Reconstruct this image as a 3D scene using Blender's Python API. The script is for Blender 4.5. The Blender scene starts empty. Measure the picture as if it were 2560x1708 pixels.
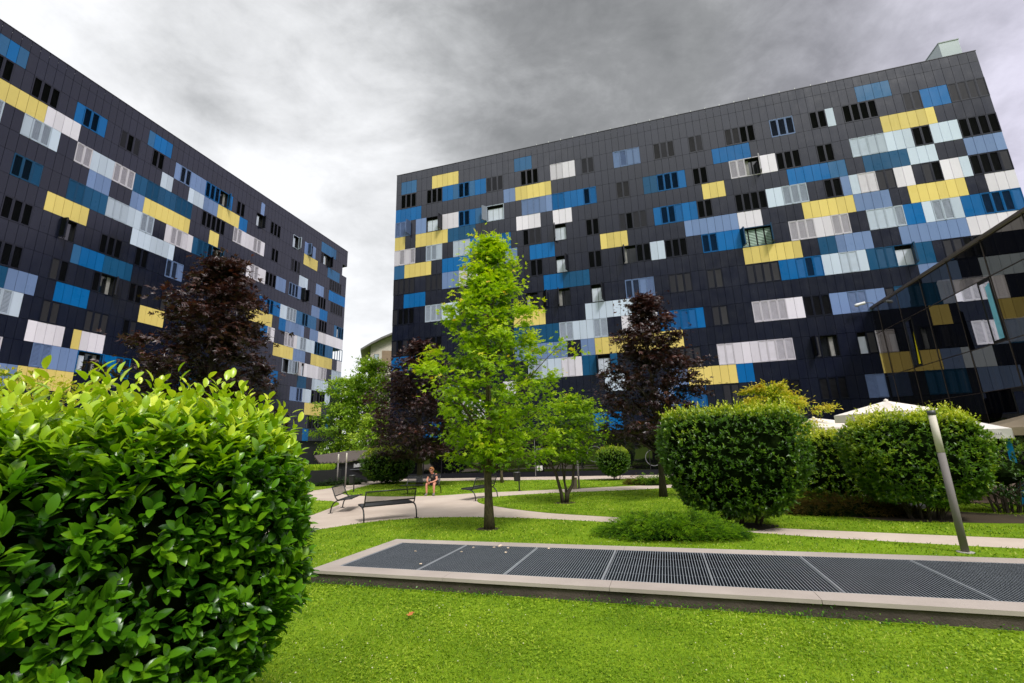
import bpy, math, random
import numpy as np
from mathutils import Vector, Matrix

random.seed(7)
RNG = np.random.default_rng(11)
SC = bpy.context.scene
COL = SC.collection
PI = math.pi


# ------------------------------------------------------------------ mesh helpers
class MB:
    """collects polygons and links them as one mesh object"""
    def __init__(self):
        self.v, self.f, self.m = [], [], []

    def poly(self, pts, m=0):
        n = len(self.v)
        self.v.extend([tuple(p) for p in pts])
        self.f.append(tuple(range(n, n + len(pts))))
        self.m.append(m)

    def box(self, x0, x1, y0, y1, z0, z1, m=0, skip=''):
        n = len(self.v)
        self.v += [(x0, y0, z0), (x1, y0, z0), (x1, y1, z0), (x0, y1, z0),
                   (x0, y0, z1), (x1, y0, z1), (x1, y1, z1), (x0, y1, z1)]
        fs = {'b': (0, 3, 2, 1), 't': (4, 5, 6, 7), 'f': (0, 1, 5, 4), 'r': (1, 2, 6, 5), 'k': (2, 3, 7, 6), 'l': (3, 0, 4, 7)}
        for k, q in fs.items():
            if k not in skip:
                self.f.append(tuple(n + i for i in q))
                self.m.append(m)

    def obox(self, c, ax, ay, az, m=0):
        """oriented box: centre and three half-axis vectors"""
        c, ax, ay, az = Vector(c), Vector(ax), Vector(ay), Vector(az)
        n = len(self.v)
        for sz in (-1, 1):
            for sx, sy in ((-1, -1), (1, -1), (1, 1), (-1, 1)):
                self.v.append(tuple(c + ax * sx + ay * sy + az * sz))
        for q in ((0, 3, 2, 1), (4, 5, 6, 7), (0, 1, 5, 4), (1, 2, 6, 5), (2, 3, 7, 6), (3, 0, 4, 7)):
            self.f.append(tuple(n + i for i in q))
            self.m.append(m)

    def tube(self, pts, rad, seg=8, m=0, caps=True):
        pts = [Vector(p) for p in pts]
        if not isinstance(rad, (list, tuple)):
            rad = [rad] * len(pts)
        n0 = len(self.v)
        up = Vector((0, 0, 1))
        prev = None
        for i, p in enumerate(pts):
            d = (pts[min(i + 1, len(pts) - 1)] - pts[max(i - 1, 0)]).normalized()
            if prev is None:
                a = d.cross(up)
                if a.length < 1e-3:
                    a = d.cross(Vector((1, 0, 0)))
                a.normalize()
            else:
                a = (prev - d * prev.dot(d)).normalized()
            prev = a
            b = d.cross(a)
            for k in range(seg):
                t = 2 * PI * k / seg
                self.v.append(tuple(p + (a * math.cos(t) + b * math.sin(t)) * rad[i]))
        for i in range(len(pts) - 1):
            for k in range(seg):
                a0 = n0 + i * seg + k
                a1 = n0 + i * seg + (k + 1) % seg
                self.f.append((a0, a1, a1 + seg, a0 + seg))
                self.m.append(m)
        if caps:
            self.f.append(tuple(n0 + k for k in range(seg - 1, -1, -1)))
            self.f.append(tuple(n0 + (len(pts) - 1) * seg + k for k in range(seg)))
            self.m += [m, m]

    def lathe(self, prof, seg=20, c=(0, 0, 0), m=0, close=True):
        n0 = len(self.v)
        for r, z in prof:
            for k in range(seg):
                t = 2 * PI * k / seg
                self.v.append((c[0] + r * math.cos(t), c[1] + r * math.sin(t), c[2] + z))
        for i in range(len(prof) - 1):
            for k in range(seg):
                a0 = n0 + i * seg + k
                a1 = n0 + i * seg + (k + 1) % seg
                self.f.append((a0, a1, a1 + seg, a0 + seg))
                self.m.append(m)
        if close:
            self.f.append(tuple(n0 + k for k in range(seg - 1, -1, -1)))
            self.f.append(tuple(n0 + (len(prof) - 1) * seg + k for k in range(seg)))
            self.m += [m, m]

    def ico(self, c, r, sub=1, m=0, sq=(1, 1, 1), jit=0.0):
        import bmesh
        bm = bmesh.new()
        bmesh.ops.create_icosphere(bm, subdivisions=sub, radius=1)
        n0 = len(self.v)
        for vv in bm.verts:
            j = 1 + random.uniform(-jit, jit)
            self.v.append((c[0] + vv.co.x * r * sq[0] * j, c[1] + vv.co.y * r * sq[1] * j, c[2] + vv.co.z * r * sq[2] * j))
        for ff in bm.faces:
            self.f.append(tuple(n0 + q.index for q in ff.verts))
            self.m.append(m)
        bm.free()

    def mesh(self, name, mats, smooth=False):
        me = bpy.data.meshes.new(name)
        me.from_pydata(self.v, [], self.f)
        for mt in (mats if isinstance(mats, (list, tuple)) else [mats]):
            me.materials.append(mt)
        if any(self.m):
            me.polygons.foreach_set('material_index', self.m)
        me.polygons.foreach_set('use_smooth', [bool(smooth)] * len(me.polygons))
        me.update()
        return me

    def build(self, name, mats, parent=None, smooth=False):
        return link(name, self.mesh(name, mats, smooth), parent)


def link(name, data, parent=None, loc=None, rot=None):
    o = bpy.data.objects.new(name, data)
    COL.objects.link(o)
    if parent is not None:
        o.parent = parent
    if loc is not None:
        o.location = loc
    if rot is not None:
        o.rotation_euler = rot
    return o


def tag(o, label=None, cat=None, group=None, kind=None):
    if label:
        o['label'] = label
    if cat:
        o['category'] = cat
    if group:
        o['group'] = group
    if kind:
        o['kind'] = kind
    return o


def thing(name, label, cat, loc=(0, 0, 0), rz=0.0, group=None):
    o = link(name, None, None, loc, (0, 0, rz))
    o.empty_display_size = 0.3
    return tag(o, label, cat, group)


def copy_tree(o, parent=None):
    c = o.copy()
    COL.objects.link(c)
    c.parent = parent
    for ch in list(o.children):
        copy_tree(ch, c)
    return c


def np_mesh(name, verts, quads, mats, attrs=None, smooth=False, matidx=None):
    """fast mesh from numpy arrays; quads (N,3 or 4)"""
    me = bpy.data.meshes.new(name)
    nv, (nf, k) = len(verts), quads.shape
    me.vertices.add(nv)
    me.vertices.foreach_set('co', np.ascontiguousarray(verts, dtype=np.float32).ravel())
    me.loops.add(nf * k)
    me.loops.foreach_set('vertex_index', np.ascontiguousarray(quads, dtype=np.int32).ravel())
    me.polygons.add(nf)
    me.polygons.foreach_set('loop_start', np.arange(0, nf * k, k, dtype=np.int32))
    for mt in (mats if isinstance(mats, (list, tuple)) else [mats]):
        me.materials.append(mt)
    if matidx is not None:
        me.polygons.foreach_set('material_index', np.asarray(matidx, dtype=np.int32))
    me.polygons.foreach_set('use_smooth', np.full(nf, bool(smooth)))
    for an, arr in (attrs or {}).items():
        a = me.attributes.new(an, 'FLOAT', 'POINT')
        a.data.foreach_set('value', np.ascontiguousarray(arr, dtype=np.float32))
    me.update(calc_edges=True)
    me.validate()
    return me


# ------------------------------------------------------------------ materials
def s2l(c):
    return tuple(((x / 255) / 12.92 if x / 255 <= 0.04045 else ((x / 255 + 0.055) / 1.055) ** 2.4) for x in c)


def nt(name):
    m = bpy.data.materials.new(name)
    m.use_nodes = True
    t = m.node_tree
    return m, t, t.nodes['Principled BSDF'], t.nodes['Material Output']


def N(t, typ, **kw):
    n = t.nodes.new(typ)
    for k, v in kw.items():
        setattr(n, k, v)
    return n


def noise(t, scale, detail=4, rough=0.55, coord='Object', vec=None):
    n = N(t, 'ShaderNodeTexNoise')
    n.inputs['Scale'].default_value = scale
    n.inputs['Detail'].default_value = detail
    n.inputs['Roughness'].default_value = rough
    if vec is None:
        tc = N(t, 'ShaderNodeTexCoord')
        vec = tc.outputs[coord]
    t.links.new(vec, n.inputs['Vector'])
    return n


def ramp(t, fac, stops):
    r = N(t, 'ShaderNodeValToRGB')
    e = r.color_ramp.elements
    while len(e) < len(stops):
        e.new(0.5)
    for i, (p, c) in enumerate(stops):
        e[i].position = p
        e[i].color = (c[0], c[1], c[2], 1) if not isinstance(c, (int, float)) else (c, c, c, 1)
    t.links.new(fac, r.inputs['Fac'])
    return r


def simple(name, col, rough=0.5, spec=0.5, metal=0.0, var=0.12, vscale=3.0, bump=0.0, bscale=40.0, coat=0.0):
    """principled paint / plastic / stone with a little procedural variation"""
    m, t, b, o = nt(name)
    n = noise(t, vscale, 5)
    c1 = tuple(x * (1 - var) for x in col)
    c2 = tuple(min(1, x * (1 + var)) for x in col)
    r = ramp(t, n.outputs['Fac'], [(0.3, c1), (0.7, c2)])
    t.links.new(r.outputs['Color'], b.inputs['Base Color'])
    b.inputs['Roughness'].default_value = rough
    b.inputs['Specular IOR Level'].default_value = spec
    b.inputs['Metallic'].default_value = metal
    b.inputs['Coat Weight'].default_value = coat
    if bump:
        n2 = noise(t, bscale, 4)
        bp = N(t, 'ShaderNodeBump')
        bp.inputs['Strength'].default_value = bump
        bp.inputs['Distance'].default_value = 0.02
        t.links.new(n2.outputs['Fac'], bp.inputs['Height'])
        t.links.new(bp.outputs['Normal'], b.inputs['Normal'])
    return m


def cladding(name, col, rough=0.22, spec=0.5):
    """coated facade panels: tone change from panel to panel, rain streaks and faint grime"""
    m, t, b, o = nt(name)
    at = N(t, 'ShaderNodeAttribute', attribute_name='tint')
    tc = N(t, 'ShaderNodeTexCoord')
    mp = N(t, 'ShaderNodeMapping')
    mp.inputs['Scale'].default_value = (5.0, 5.0, 0.22)
    t.links.new(tc.outputs['Object'], mp.inputs['Vector'])
    st = noise(t, 1.0, 6, 0.65, vec=mp.outputs['Vector'])
    n = noise(t, 0.35, 6, 0.6)
    mixn = N(t, 'ShaderNodeMath', operation='MULTIPLY_ADD')
    mixn.inputs[1].default_value = .45
    t.links.new(st.outputs['Fac'], mixn.inputs[0])
    t.links.new(n.outputs['Fac'], mixn.inputs[2])
    ad = N(t, 'ShaderNodeMath', operation='MULTIPLY_ADD')
    ad.inputs[1].default_value = 0.32
    t.links.new(mixn.outputs[0], ad.inputs[0])
    t.links.new(at.outputs['Fac'], ad.inputs[2])
    c1 = tuple(x * 0.70 for x in col)
    c2 = tuple(min(1, x * 1.08) for x in col)
    r = ramp(t, ad.outputs[0], [(0.18, c1), (0.80, c2)])
    t.links.new(r.outputs['Color'], b.inputs['Base Color'])
    n2 = noise(t, 1.3, 5)
    rr = N(t, 'ShaderNodeMath', operation='MULTIPLY_ADD')
    rr.inputs[1].default_value = .5
    t.links.new(st.outputs['Fac'], rr.inputs[0])
    t.links.new(n2.outputs['Fac'], rr.inputs[2])
    r2 = ramp(t, rr.outputs[0], [(0.45, rough * 0.7), (0.95, rough * 1.4)])
    t.links.new(r2.outputs['Color'], b.inputs['Roughness'])
    b.inputs['Specular IOR Level'].default_value = spec
    return m


def leaf(name, stops, rough=0.42, trans=0.30, spec=0.4, clump=1.2, tcol=None):
    """foliage: colour from the per-leaf 'tint' attribute plus light and dark clumps"""
    m, t, b, o = nt(name)
    at = N(t, 'ShaderNodeAttribute', attribute_name='tint')
    n = noise(t, clump, 3)
    sub = N(t, 'ShaderNodeMath', operation='MULTIPLY_ADD')
    sub.inputs[1].default_value = 0.5
    sub.inputs[2].default_value = -0.25
    t.links.new(n.outputs['Fac'], sub.inputs[0])
    add = N(t, 'ShaderNodeMath', operation='ADD')
    t.links.new(sub.outputs[0], add.inputs[0])
    t.links.new(at.outputs['Fac'], add.inputs[1])
    r = ramp(t, add.outputs[0], stops)
    t.links.new(r.outputs['Color'], b.inputs['Base Color'])
    b.inputs['Roughness'].default_value = rough
    b.inputs['Specular IOR Level'].default_value = spec
    tr = N(t, 'ShaderNodeBsdfTranslucent')
    mx = N(t, 'ShaderNodeMix', data_type='RGBA', blend_type='MULTIPLY')
    mx.inputs['Factor'].default_value = 1.0
    t.links.new(r.outputs['Color'], mx.inputs['A'])
    k = tcol or (1.6, 1.7, 0.7)
    mx.inputs['B'].default_value = (k[0], k[1], k[2], 1)
    t.links.new(mx.outputs['Result'], tr.inputs['Color'])
    ms = N(t, 'ShaderNodeMixShader')
    ms.inputs['Fac'].default_value = trans
    t.links.new(b.outputs[0], ms.inputs[1])
    t.links.new(tr.outputs[0], ms.inputs[2])
    t.links.new(ms.outputs[0], o.inputs['Surface'])
    return m


def bark(name, c1, c2):
    m, t, b, o = nt(name)
    tc = N(t, 'ShaderNodeTexCoord')
    mp = N(t, 'ShaderNodeMapping')
    mp.inputs['Scale'].default_value = (9, 9, 1.6)
    t.links.new(tc.outputs['Object'], mp.inputs['Vector'])
    n = noise(t, 6, 6, 0.65, vec=mp.outputs['Vector'])
    r = ramp(t, n.outputs['Fac'], [(0.35, c1), (0.65, c2)])
    t.links.new(r.outputs['Color'], b.inputs['Base Color'])
    b.inputs['Roughness'].default_value = 0.85
    bp = N(t, 'ShaderNodeBump')
    bp.inputs['Strength'].default_value = 0.8
    bp.inputs['Distance'].default_value = 0.03
    t.links.new(n.outputs['Fac'], bp.inputs['Height'])
    t.links.new(bp.outputs['Normal'], b.inputs['Normal'])
    return m


CLAD = {  # facade colours
    'N': (0.0065, 0.0088, 0.023), 'Y': s2l((232, 208, 122)), 'W': s2l((234, 228, 241)), 'C': s2l((203, 215, 236)),
    'P': s2l((118, 141, 188)), 'B': s2l((0, 102, 172)), 'T': s2l((20, 80, 122)), 'S': s2l((48, 100, 148)),
}
MAT = {}
for _k, _c in CLAD.items():
    MAT['s' + _k] = simple('slat_closed_' + _k, tuple(x * .88 for x in _c) if _k != 'N' else (.020, .020, .027), .62, .2, var=.05)
    MAT['c' + _k] = cladding('cladding_' + _k, _c, 0.20 if _k == 'N' else 0.28, .62 if _k == 'N' else .28)
    MAT['o' + _k] = simple('slat_open_' + _k, tuple(x * (0.30 if _k in 'WCY' else 0.33) for x in _c), 0.45, var=0.05)  # frame colour darkened: shade of the tilted slats painted in
    MAT['l' + _k] = simple('slat_light_' + _k, tuple(x * (0.62 if _k in 'WCY' else 0.8) for x in _c) if _k != 'N' else (0.042, 0.041, 0.046), 0.6, .2, var=0.05)  # lit copy of the slats, light put into the colour
MAT['k'] = simple('dark_void', (0.004, 0.004, 0.005), 0.7, var=0.0)
MAT['blind'] = simple('roller_blind', s2l((205, 212, 228)), 0.6, var=0.05)
MAT['curtain'] = simple('curtain', s2l((150, 148, 146)), 0.8, var=0.2, vscale=9)
MAT['room'] = simple('room_wall', s2l((96, 88, 78)), 0.8)
MAT['green_blind'] = simple('green_blind', s2l((150, 178, 160)), 0.5)
MAT['body'] = simple('building_body', (0.02, 0.02, 0.025), 0.6)
MAT['hardware'] = simple('window_hardware', (0.05, 0.05, 0.055), 0.4, metal=0.6)


def dark_glass(name, tint=(0.010, 0.011, 0.013), rough=0.02, dirt=0.35):
    m, t, b, o = nt(name)
    b.inputs['Base Color'].default_value = (*tint, 1)
    b.inputs['Specular IOR Level'].default_value = 0.9
    b.inputs['IOR'].default_value = 1.6
    tc = N(t, 'ShaderNodeTexCoord')
    mp = N(t, 'ShaderNodeMapping')
    mp.inputs['Scale'].default_value = (2.2, 2.2, 0.12)
    t.links.new(tc.outputs['Object'], mp.inputs['Vector'])
    n = noise(t, 3.0, 5, 0.7, vec=mp.outputs['Vector'])
    r = ramp(t, n.outputs['Fac'], [(0.5, rough), (0.8, rough + 0.12 * dirt)])
    t.links.new(r.outputs['Color'], b.inputs['Roughness'])
    r2 = ramp(t, n.outputs['Fac'], [(0.52, tint), (0.85, tuple(x + 0.05 * dirt for x in tint))])
    t.links.new(r2.outputs['Color'], b.inputs['Base Color'])
    return m


MAT['glass'] = dark_glass('pane_glass', (0.012, 0.014, 0.017))


def tinted_glass(name, tint=(.125, .118, .108)):
    """smoked architectural glass: dim see-through, mirror sheen, vertical run marks"""
    m, t, b, o = nt(name)
    tc = N(t, 'ShaderNodeTexCoord')
    mp = N(t, 'ShaderNodeMapping')
    mp.inputs['Scale'].default_value = (4.0, 4.0, 0.10)
    t.links.new(tc.outputs['Object'], mp.inputs['Vector'])
    n = noise(t, 1.6, 5, .7, vec=mp.outputs['Vector'])
    r = ramp(t, n.outputs['Fac'], [(.56, (0, 0, 0)), (.80, (.30, .30, .30))])
    tr = N(t, 'ShaderNodeBsdfTransparent')
    tr.inputs['Color'].default_value = (*tint, 1)
    gl = N(t, 'ShaderNodeBsdfGlossy')
    gl.inputs['Roughness'].default_value = .02
    gl.inputs['Color'].default_value = (.75, .78, .80, 1)
    df = N(t, 'ShaderNodeBsdfDiffuse')
    df.inputs['Color'].default_value = (.11, .10, .095, 1)
    fr = N(t, 'ShaderNodeFresnel')
    fr.inputs['IOR'].default_value = 1.5
    m1 = N(t, 'ShaderNodeMixShader')
    t.links.new(r.outputs['Color'], m1.inputs['Fac'])
    t.links.new(tr.outputs[0], m1.inputs[1])
    t.links.new(df.outputs[0], m1.inputs[2])
    m2 = N(t, 'ShaderNodeMixShader')
    t.links.new(fr.outputs[0], m2.inputs['Fac'])
    t.links.new(m1.outputs[0], m2.inputs[1])
    t.links.new(gl.outputs[0], m2.inputs[2])
    t.links.new(m2.outputs[0], o.inputs['Surface'])
    return m


MAT['pavilion_glass'] = tinted_glass('screen_glass')
MAT['lobby_glass'] = dark_glass('lobby_glass', (0.003, 0.003, 0.004), 0.02, 0.1)
MAT['mullion'] = simple('mullion_metal', s2l((78, 70, 66)), 0.4, metal=0.5)
MAT['mullion_dark'] = simple('mullion_dark', s2l((40, 40, 44)), 0.4, metal=0.4)
# ------------------------------------------------------------------ coloured residence blocks
def row_z(r, ztop, hs, hw):
    n = r - 1
    full = math.floor(n / 2)
    rem = n - 2 * full
    return ztop - (full * (hs + hw) + (rem * hs if rem < 1 else hs + (rem - 1) * hw))


def parse_segments(txt):
    out = []
    for tok in txt.split():
        a, b = tok[:-1].split('/')
        out.append((int(a), int(b), tok[-1]))
    return out


SHUT = {}


def louvre_mesh(W, h, states, col):
    """louvred leaves of one window: frame stiles and tilted slats, x from 0"""
    key = (round(W, 4), round(h, 3), states, col)
    if key in SHUT:
        return SHUT[key]
    mb = MB()
    fr = 0.045
    nsl = 17
    for i, s in enumerate(states):
        if s not in 'olcp':
            continue
        x0, x1 = i * W + 0.028, (i + 1) * W - 0.028
        z0, z1 = 0.06, h - 0.06
        if s == 'p':
            mb.box(x0 + .012, x1 - .012, -0.034, -0.004, z0 + .012, z1 - .012, 0)
            continue
        st = 0.035
        mb.box(x0, x0 + st, -0.036, -0.006, z0, z1, 0)
        mb.box(x1 - st, x1, -0.036, -0.006, z0, z1, 0)
        mb.box(x0 + st, x1 - st, -0.035, -0.007, z1 - st, z1, 0)
        mb.box(x0 + st, x1 - st, -0.035, -0.007, z0, z0 + st, 0)
        mi = {'o': 1, 'l': 2, 'c': 3}[s]
        hh = (z1 - z0 - 2 * st) / nsl
        for k in range(nsl):
            zc = z0 + st + (k + 0.5) * hh
            if s == 'o':
                dz, ya, yb = hh * 0.30, -0.028, 0.022
            elif s == 'l':
                dz, ya, yb = hh * 0.42, -0.030, 0.0
            else:
                dz, ya, yb = hh * 0.56, -0.030, -0.014
            mb.poly([(x0 + st, ya, zc - dz), (x1 - st, ya, zc - dz), (x1 - st, yb, zc + dz), (x0 + st, yb, zc + dz)], mi)
    if not mb.v:
        SHUT[key] = None
        return None
    me = mb.mesh('louvre_panel', [MAT['c' + col], MAT['o' + col], MAT['l' + col], MAT['s' + col]])
    SHUT[key] = me
    return me


FRAMES = {}


def window_mesh(W, h, states, col):
    """frame, reveal and dark room box of one window, x from 0, front at y=-0.045"""
    key = (round(W, 4), round(h, 3), states, col)
    if key in FRAMES:
        return FRAMES[key]
    n = len(states)
    L = n * W
    mb = MB()
    b = 0.045
    y0, y1 = -0.046, 0.02
    mb.box(0.004, b, y0, y1, 0.004, h - .004, 0)
    mb.box(L - b, L - .004, y0, y1, 0.004, h - .004, 0)
    mb.box(b, L - b, y0 + .001, y1, 0.004, 0.05, 0)
    mb.box(b, L - b, y0 + .001, y1, h - 0.05, h - .004, 0)
    for i in range(1, n):
        if states[i] in 'hbg' and states[i - 1] in 'hbg':
            mb.box(i * W - .02, i * W + .02, 0.14, 0.17, 0.05, h - 0.05, 1)
        else:
            mb.box(i * W - .022, i * W + .022, y0 + .002, y1, 0.05, h - 0.05, 0)
    # reveal
    D = 0.28
    mb.poly([(b, y1, 0.05), (L - b, y1, 0.05), (L - b, D, 0.05), (b, D, 0.05)], 1)
    mb.poly([(b, y1, h - .05), (b, D, h - .05), (L - b, D, h - .05), (L - b, y1, h - .05)], 1)
    mb.poly([(b, y1, 0.05), (b, D, 0.05), (b, D, h - .05), (b, y1, h - .05)], 1)
    mb.poly([(L - b, y1, 0.05), (L - b, y1, h - .05), (L - b, D, h - .05), (L - b, D, 0.05)], 1)
    # small black hinges on top and bottom rails
    for i in range(1, n, 2):
        mb.box(i * W - .02, i * W + .02, y0 - .012, y0, h - .035, h - .005, 2)
        mb.box(i * W - .02, i * W + .02, y0 - .012, y0, .005, .035, 2)
    me = mb.mesh('window', [MAT['c' + col], MAT['k'], MAT['hardware']])
    FRAMES[key] = me
    return me


PANES = {}


def pane_mesh(W, h, states):
    """what stands behind the louvres: black sheets for the unlit room, glass, a blind or a curtain"""
    key = (round(W, 4), round(h, 3), states)
    if key in PANES:
        return PANES[key]
    mb = MB()
    for i, s in enumerate(states):
        x0, x1 = i * W + (.045 if i == 0 else 0), (i + 1) * W - (.045 if i == len(states) - 1 else 0)
        if s == 'b':
            mb.box(x0 + .03, x1, 0.12, 0.13, 0.07, h * 0.80, 1)
            mb.poly([(x0, .26, .05), (x1, .26, .05), (x1, .26, h - .05), (x0, .26, h - .05)], 0)
        elif s == 'g':
            k = 0
            z = 0.08
            while z < h * 0.86:
                mb.poly([(x0 + .05, .10, z), (x1 - .05, .10, z), (x1 - .05, .13, z + .085), (x0 + .05, .13, z + .085)], 2)
                z += 0.115
            mb.poly([(x0, .26, .05), (x1, .26, .05), (x1, .26, h - .05), (x0, .26, h - .05)], 0)
        elif s == 'h':
            mb.poly([(x0, .24, .05), (x1, .24, .05), (x1, .24, h - .05), (x0, .24, h - .05)], 3)
            if i % 2 == 0:
                mb.box(x0 + .05, x0 + .05 + W * .45, 0.17, 0.2, 0.06, h - 0.12, 4)
        else:
            mb.poly([(x0, .08, .05), (x1, .08, .05), (x1, .08, h - .05), (x0, .08, h - .05)], 0)
    me = mb.mesh('pane', [MAT['k'], MAT['blind'], MAT['green_blind'], MAT['glass'], MAT['curtain']])
    PANES[key] = me
    return me


def leaf_mesh(W, h, col):
    mb = MB()
    mb.box(0, 0.04, -W * 0.97, 0, 0.07, 0.12, 0)
    mb.box(0, 0.04, -W * 0.97, 0, h - .12, h - .07, 0)
    mb.box(0, 0.04, -0.05, 0, .12, h - .12, 0)
    mb.box(0, 0.04, -W * .97, -W * .97 + .05, .12, h - .12, 0)
    n = 17
    hh = (h - .24) / n
    for k in range(n):
        zc = .12 + (k + .5) * hh
        mb.poly([(0.034, -W * .92, zc - hh * .42), (0.034, -.05, zc - hh * .42), (0.006, -.05, zc + hh * .42), (0.006, -W * .92, zc + hh * .42)], 1)
    mb.box(0.042, 0.085, -W * .95, -0.03, 0.075, h - .075, 1)
    mb.box(-0.02, 0.10, -W * .99, -W * .95, .08, .11, 2)
    return mb.mesh('open_leaf', [MAT['c' + col], MAT['o' + col], MAT['hardware']])


def make_block(name, label, cat, origin, ang, W, ncol, col0, ztop, hs, hw, rows, wins, lastrow, roof_r, depth, holes=(), gf=None, loggia=None):
    root = thing(name, label, cat, (origin[0], origin[1], 0), ang)
    Z = lambda r: row_z(r, ztop, hs, hw)
    grid = {}
    for r, txt in rows.items():
        for a, b, c in parse_segments(txt):
            for q in range(a, b):
                grid[(r, q)] = c
    taken = set(holes)
    specs = []
    for r, lst in wins.items():
        for tok in lst:
            c0, rest = int(tok[0]), tok[1:]
            col, st = rest[0], rest[1]
            leaves = rest[2] if len(rest) > 2 else ''
            specs.append((r, c0, col, st, leaves))
            for q in range(c0, c0 + len(st)):
                taken.add((r, q))
                grid.pop((r, q), None)
    # cladding panels, each a slightly tilted sheet with an open joint around it
    keys = 'NYWCPBTS'
    V, F, MI, TI = [], [], [], []
    rnd = np.random.default_rng(5)
    g = 0.009
    for r in range(0, lastrow + 1):
        zt = Z(r + 1)
        ztp = Z(r) if r > 0 else Z(roof_r)
        for q in range(col0, ncol):
            if (r, q) in taken:
                continue
            c = grid.get((r, q), 'N')
            x0, x1 = q * W + g, (q + 1) * W - g
            za, zb = zt + g, ztp - g
            tw = rnd.normal(0, 0.0011, 4)
            yf = -0.030
            n = len(V)
            V += [(x0, yf + tw[0], za), (x1, yf + tw[1], za), (x1, yf + tw[2], zb), (x0, yf + tw[3], zb),
                  (x0, 0, za), (x1, 0, za), (x1, 0, zb), (x0, 0, zb)]
            F += [(n, n + 1, n + 2, n + 3), (n + 4, n + 5, n + 1, n), (n + 3, n + 2, n + 6, n + 7), (n + 1, n + 5, n + 6, n + 2), (n + 4, n, n + 3, n + 7)]
            MI += [keys.index(c)] * 5
            # neighbouring panels of one batch share a tone
            tb = (math.sin((q // 3) * 12.9898 + r * 78.233) * 43758.5453) % 1.0
            TI += [0.10 + 0.36 * tb + 0.20 * rnd.random()] * 8
    me = np_mesh('cladding', np.array(V), np.array(F), [MAT['c' + k] for k in keys], {'tint': np.array(TI)}, matidx=MI)
    link('cladding', me, root)
    # individual windows
    specs.sort(key=lambda s: -len(s[3]))
    extra = []
    for i, (r, c0, col, st, lv) in enumerate(specs):
        z0, z1 = Z(r + 1), Z(r)
        h = z1 - z0
        if i >= 100:
            extra.append((r, c0, col, st, lv))
            continue
        w = link('window', window_mesh(W, h, st, col), root, (c0 * W, 0, z0))
        sh = louvre_mesh(W, h, st, col)
        if sh:
            link('louvre_panel', sh, w)
        link('pane', pane_mesh(W, h, st), w)
        for side in lv:
            if side == '<':
                link('open_leaf', leaf_mesh(W, h, col), w, (0.0, -0.04, 0), (0, 0, math.radians(14)))
            elif side == '>':
                link('open_leaf', leaf_mesh(W, h, col), w, (len(st) * W - .09, -0.04, 0), (0, 0, math.radians(-14)))
            elif side == ']':
                link('open_leaf', leaf_mesh(W, h, col), w, (len(st) * W - .09, -0.04, 0), (0, 0, math.radians(38)))
            elif side == '[':
                link('open_leaf', leaf_mesh(W, h, col), w, (0.0, -0.04, 0), (0, 0, math.radians(-38)))
    if extra:
        vs, fs, ms = [], [], []
        mats = []
        for (r, c0, col, st, lv) in extra:
            z0, z1 = Z(r + 1), Z(r)
            for mm in (window_mesh(W, z1 - z0, st, col), louvre_mesh(W, z1 - z0, st, col), pane_mesh(W, z1 - z0, st)):
                if mm is None:
                    continue
                n = len(vs)
                vs += [(v.co.x + c0 * W, v.co.y, v.co.z + z0) for v in mm.vertices]
                for p in mm.polygons:
                    fs.append(tuple(n + k for k in p.vertices))
                    mt = mm.materials[p.material_index]
                    if mt not in mats:
                        mats.append(mt)
                    ms.append(mats.index(mt))
        me = bpy.data.meshes.new('window')
        me.from_pydata(vs, [], fs)
        for mt in mats:
            me.materials.append(mt)
        me.polygons.foreach_set('material_index', ms)
        link('window', me, root)['kind'] = 'stuff'
    # body, roof and coping
    mb = MB()
    zr = Z(roof_r)
    xe = (loggia if loggia is not None else ncol) * W - .03
    mb.box(col0 * W + .03, xe, 0.30, depth, 0, zr - .05)
    if loggia is not None:      # open corner loggias: thin parapets and end walls, sky shows through the open ones
        x1 = ncol * W - .03
        for r in range(0, lastrow + 1):
            za, zb = Z(r + 1), (Z(r) if r else zr - .05)
            op = any((r, q) in holes for q in range(loggia, ncol))
            xs = min([q for q in range(loggia, ncol) if (r, q) in holes], default=ncol) * W
            if not op:
                mb.box(xe + .002, x1 - .1, 0.28, 0.38, za, zb)
                mb.box(x1 - .1, x1, 0.002, 3.4, za, zb)
            else:
                mb.box(xe + .002, xs - .01, 0.28, 0.38, za, zb)
            mb.box(xe + .002, x1 - .102, 0.385, 3.39, za - .09, za + .09)
    mb.build('wall', MAT['body'], root)
    mb = MB()
    mb.box(col0 * W - .02, ncol * W + .02, -0.05, 0.32, zr, zr + .05)
    mb.build('coping', MAT['mullion_dark'], root)
    return root, Z


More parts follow.
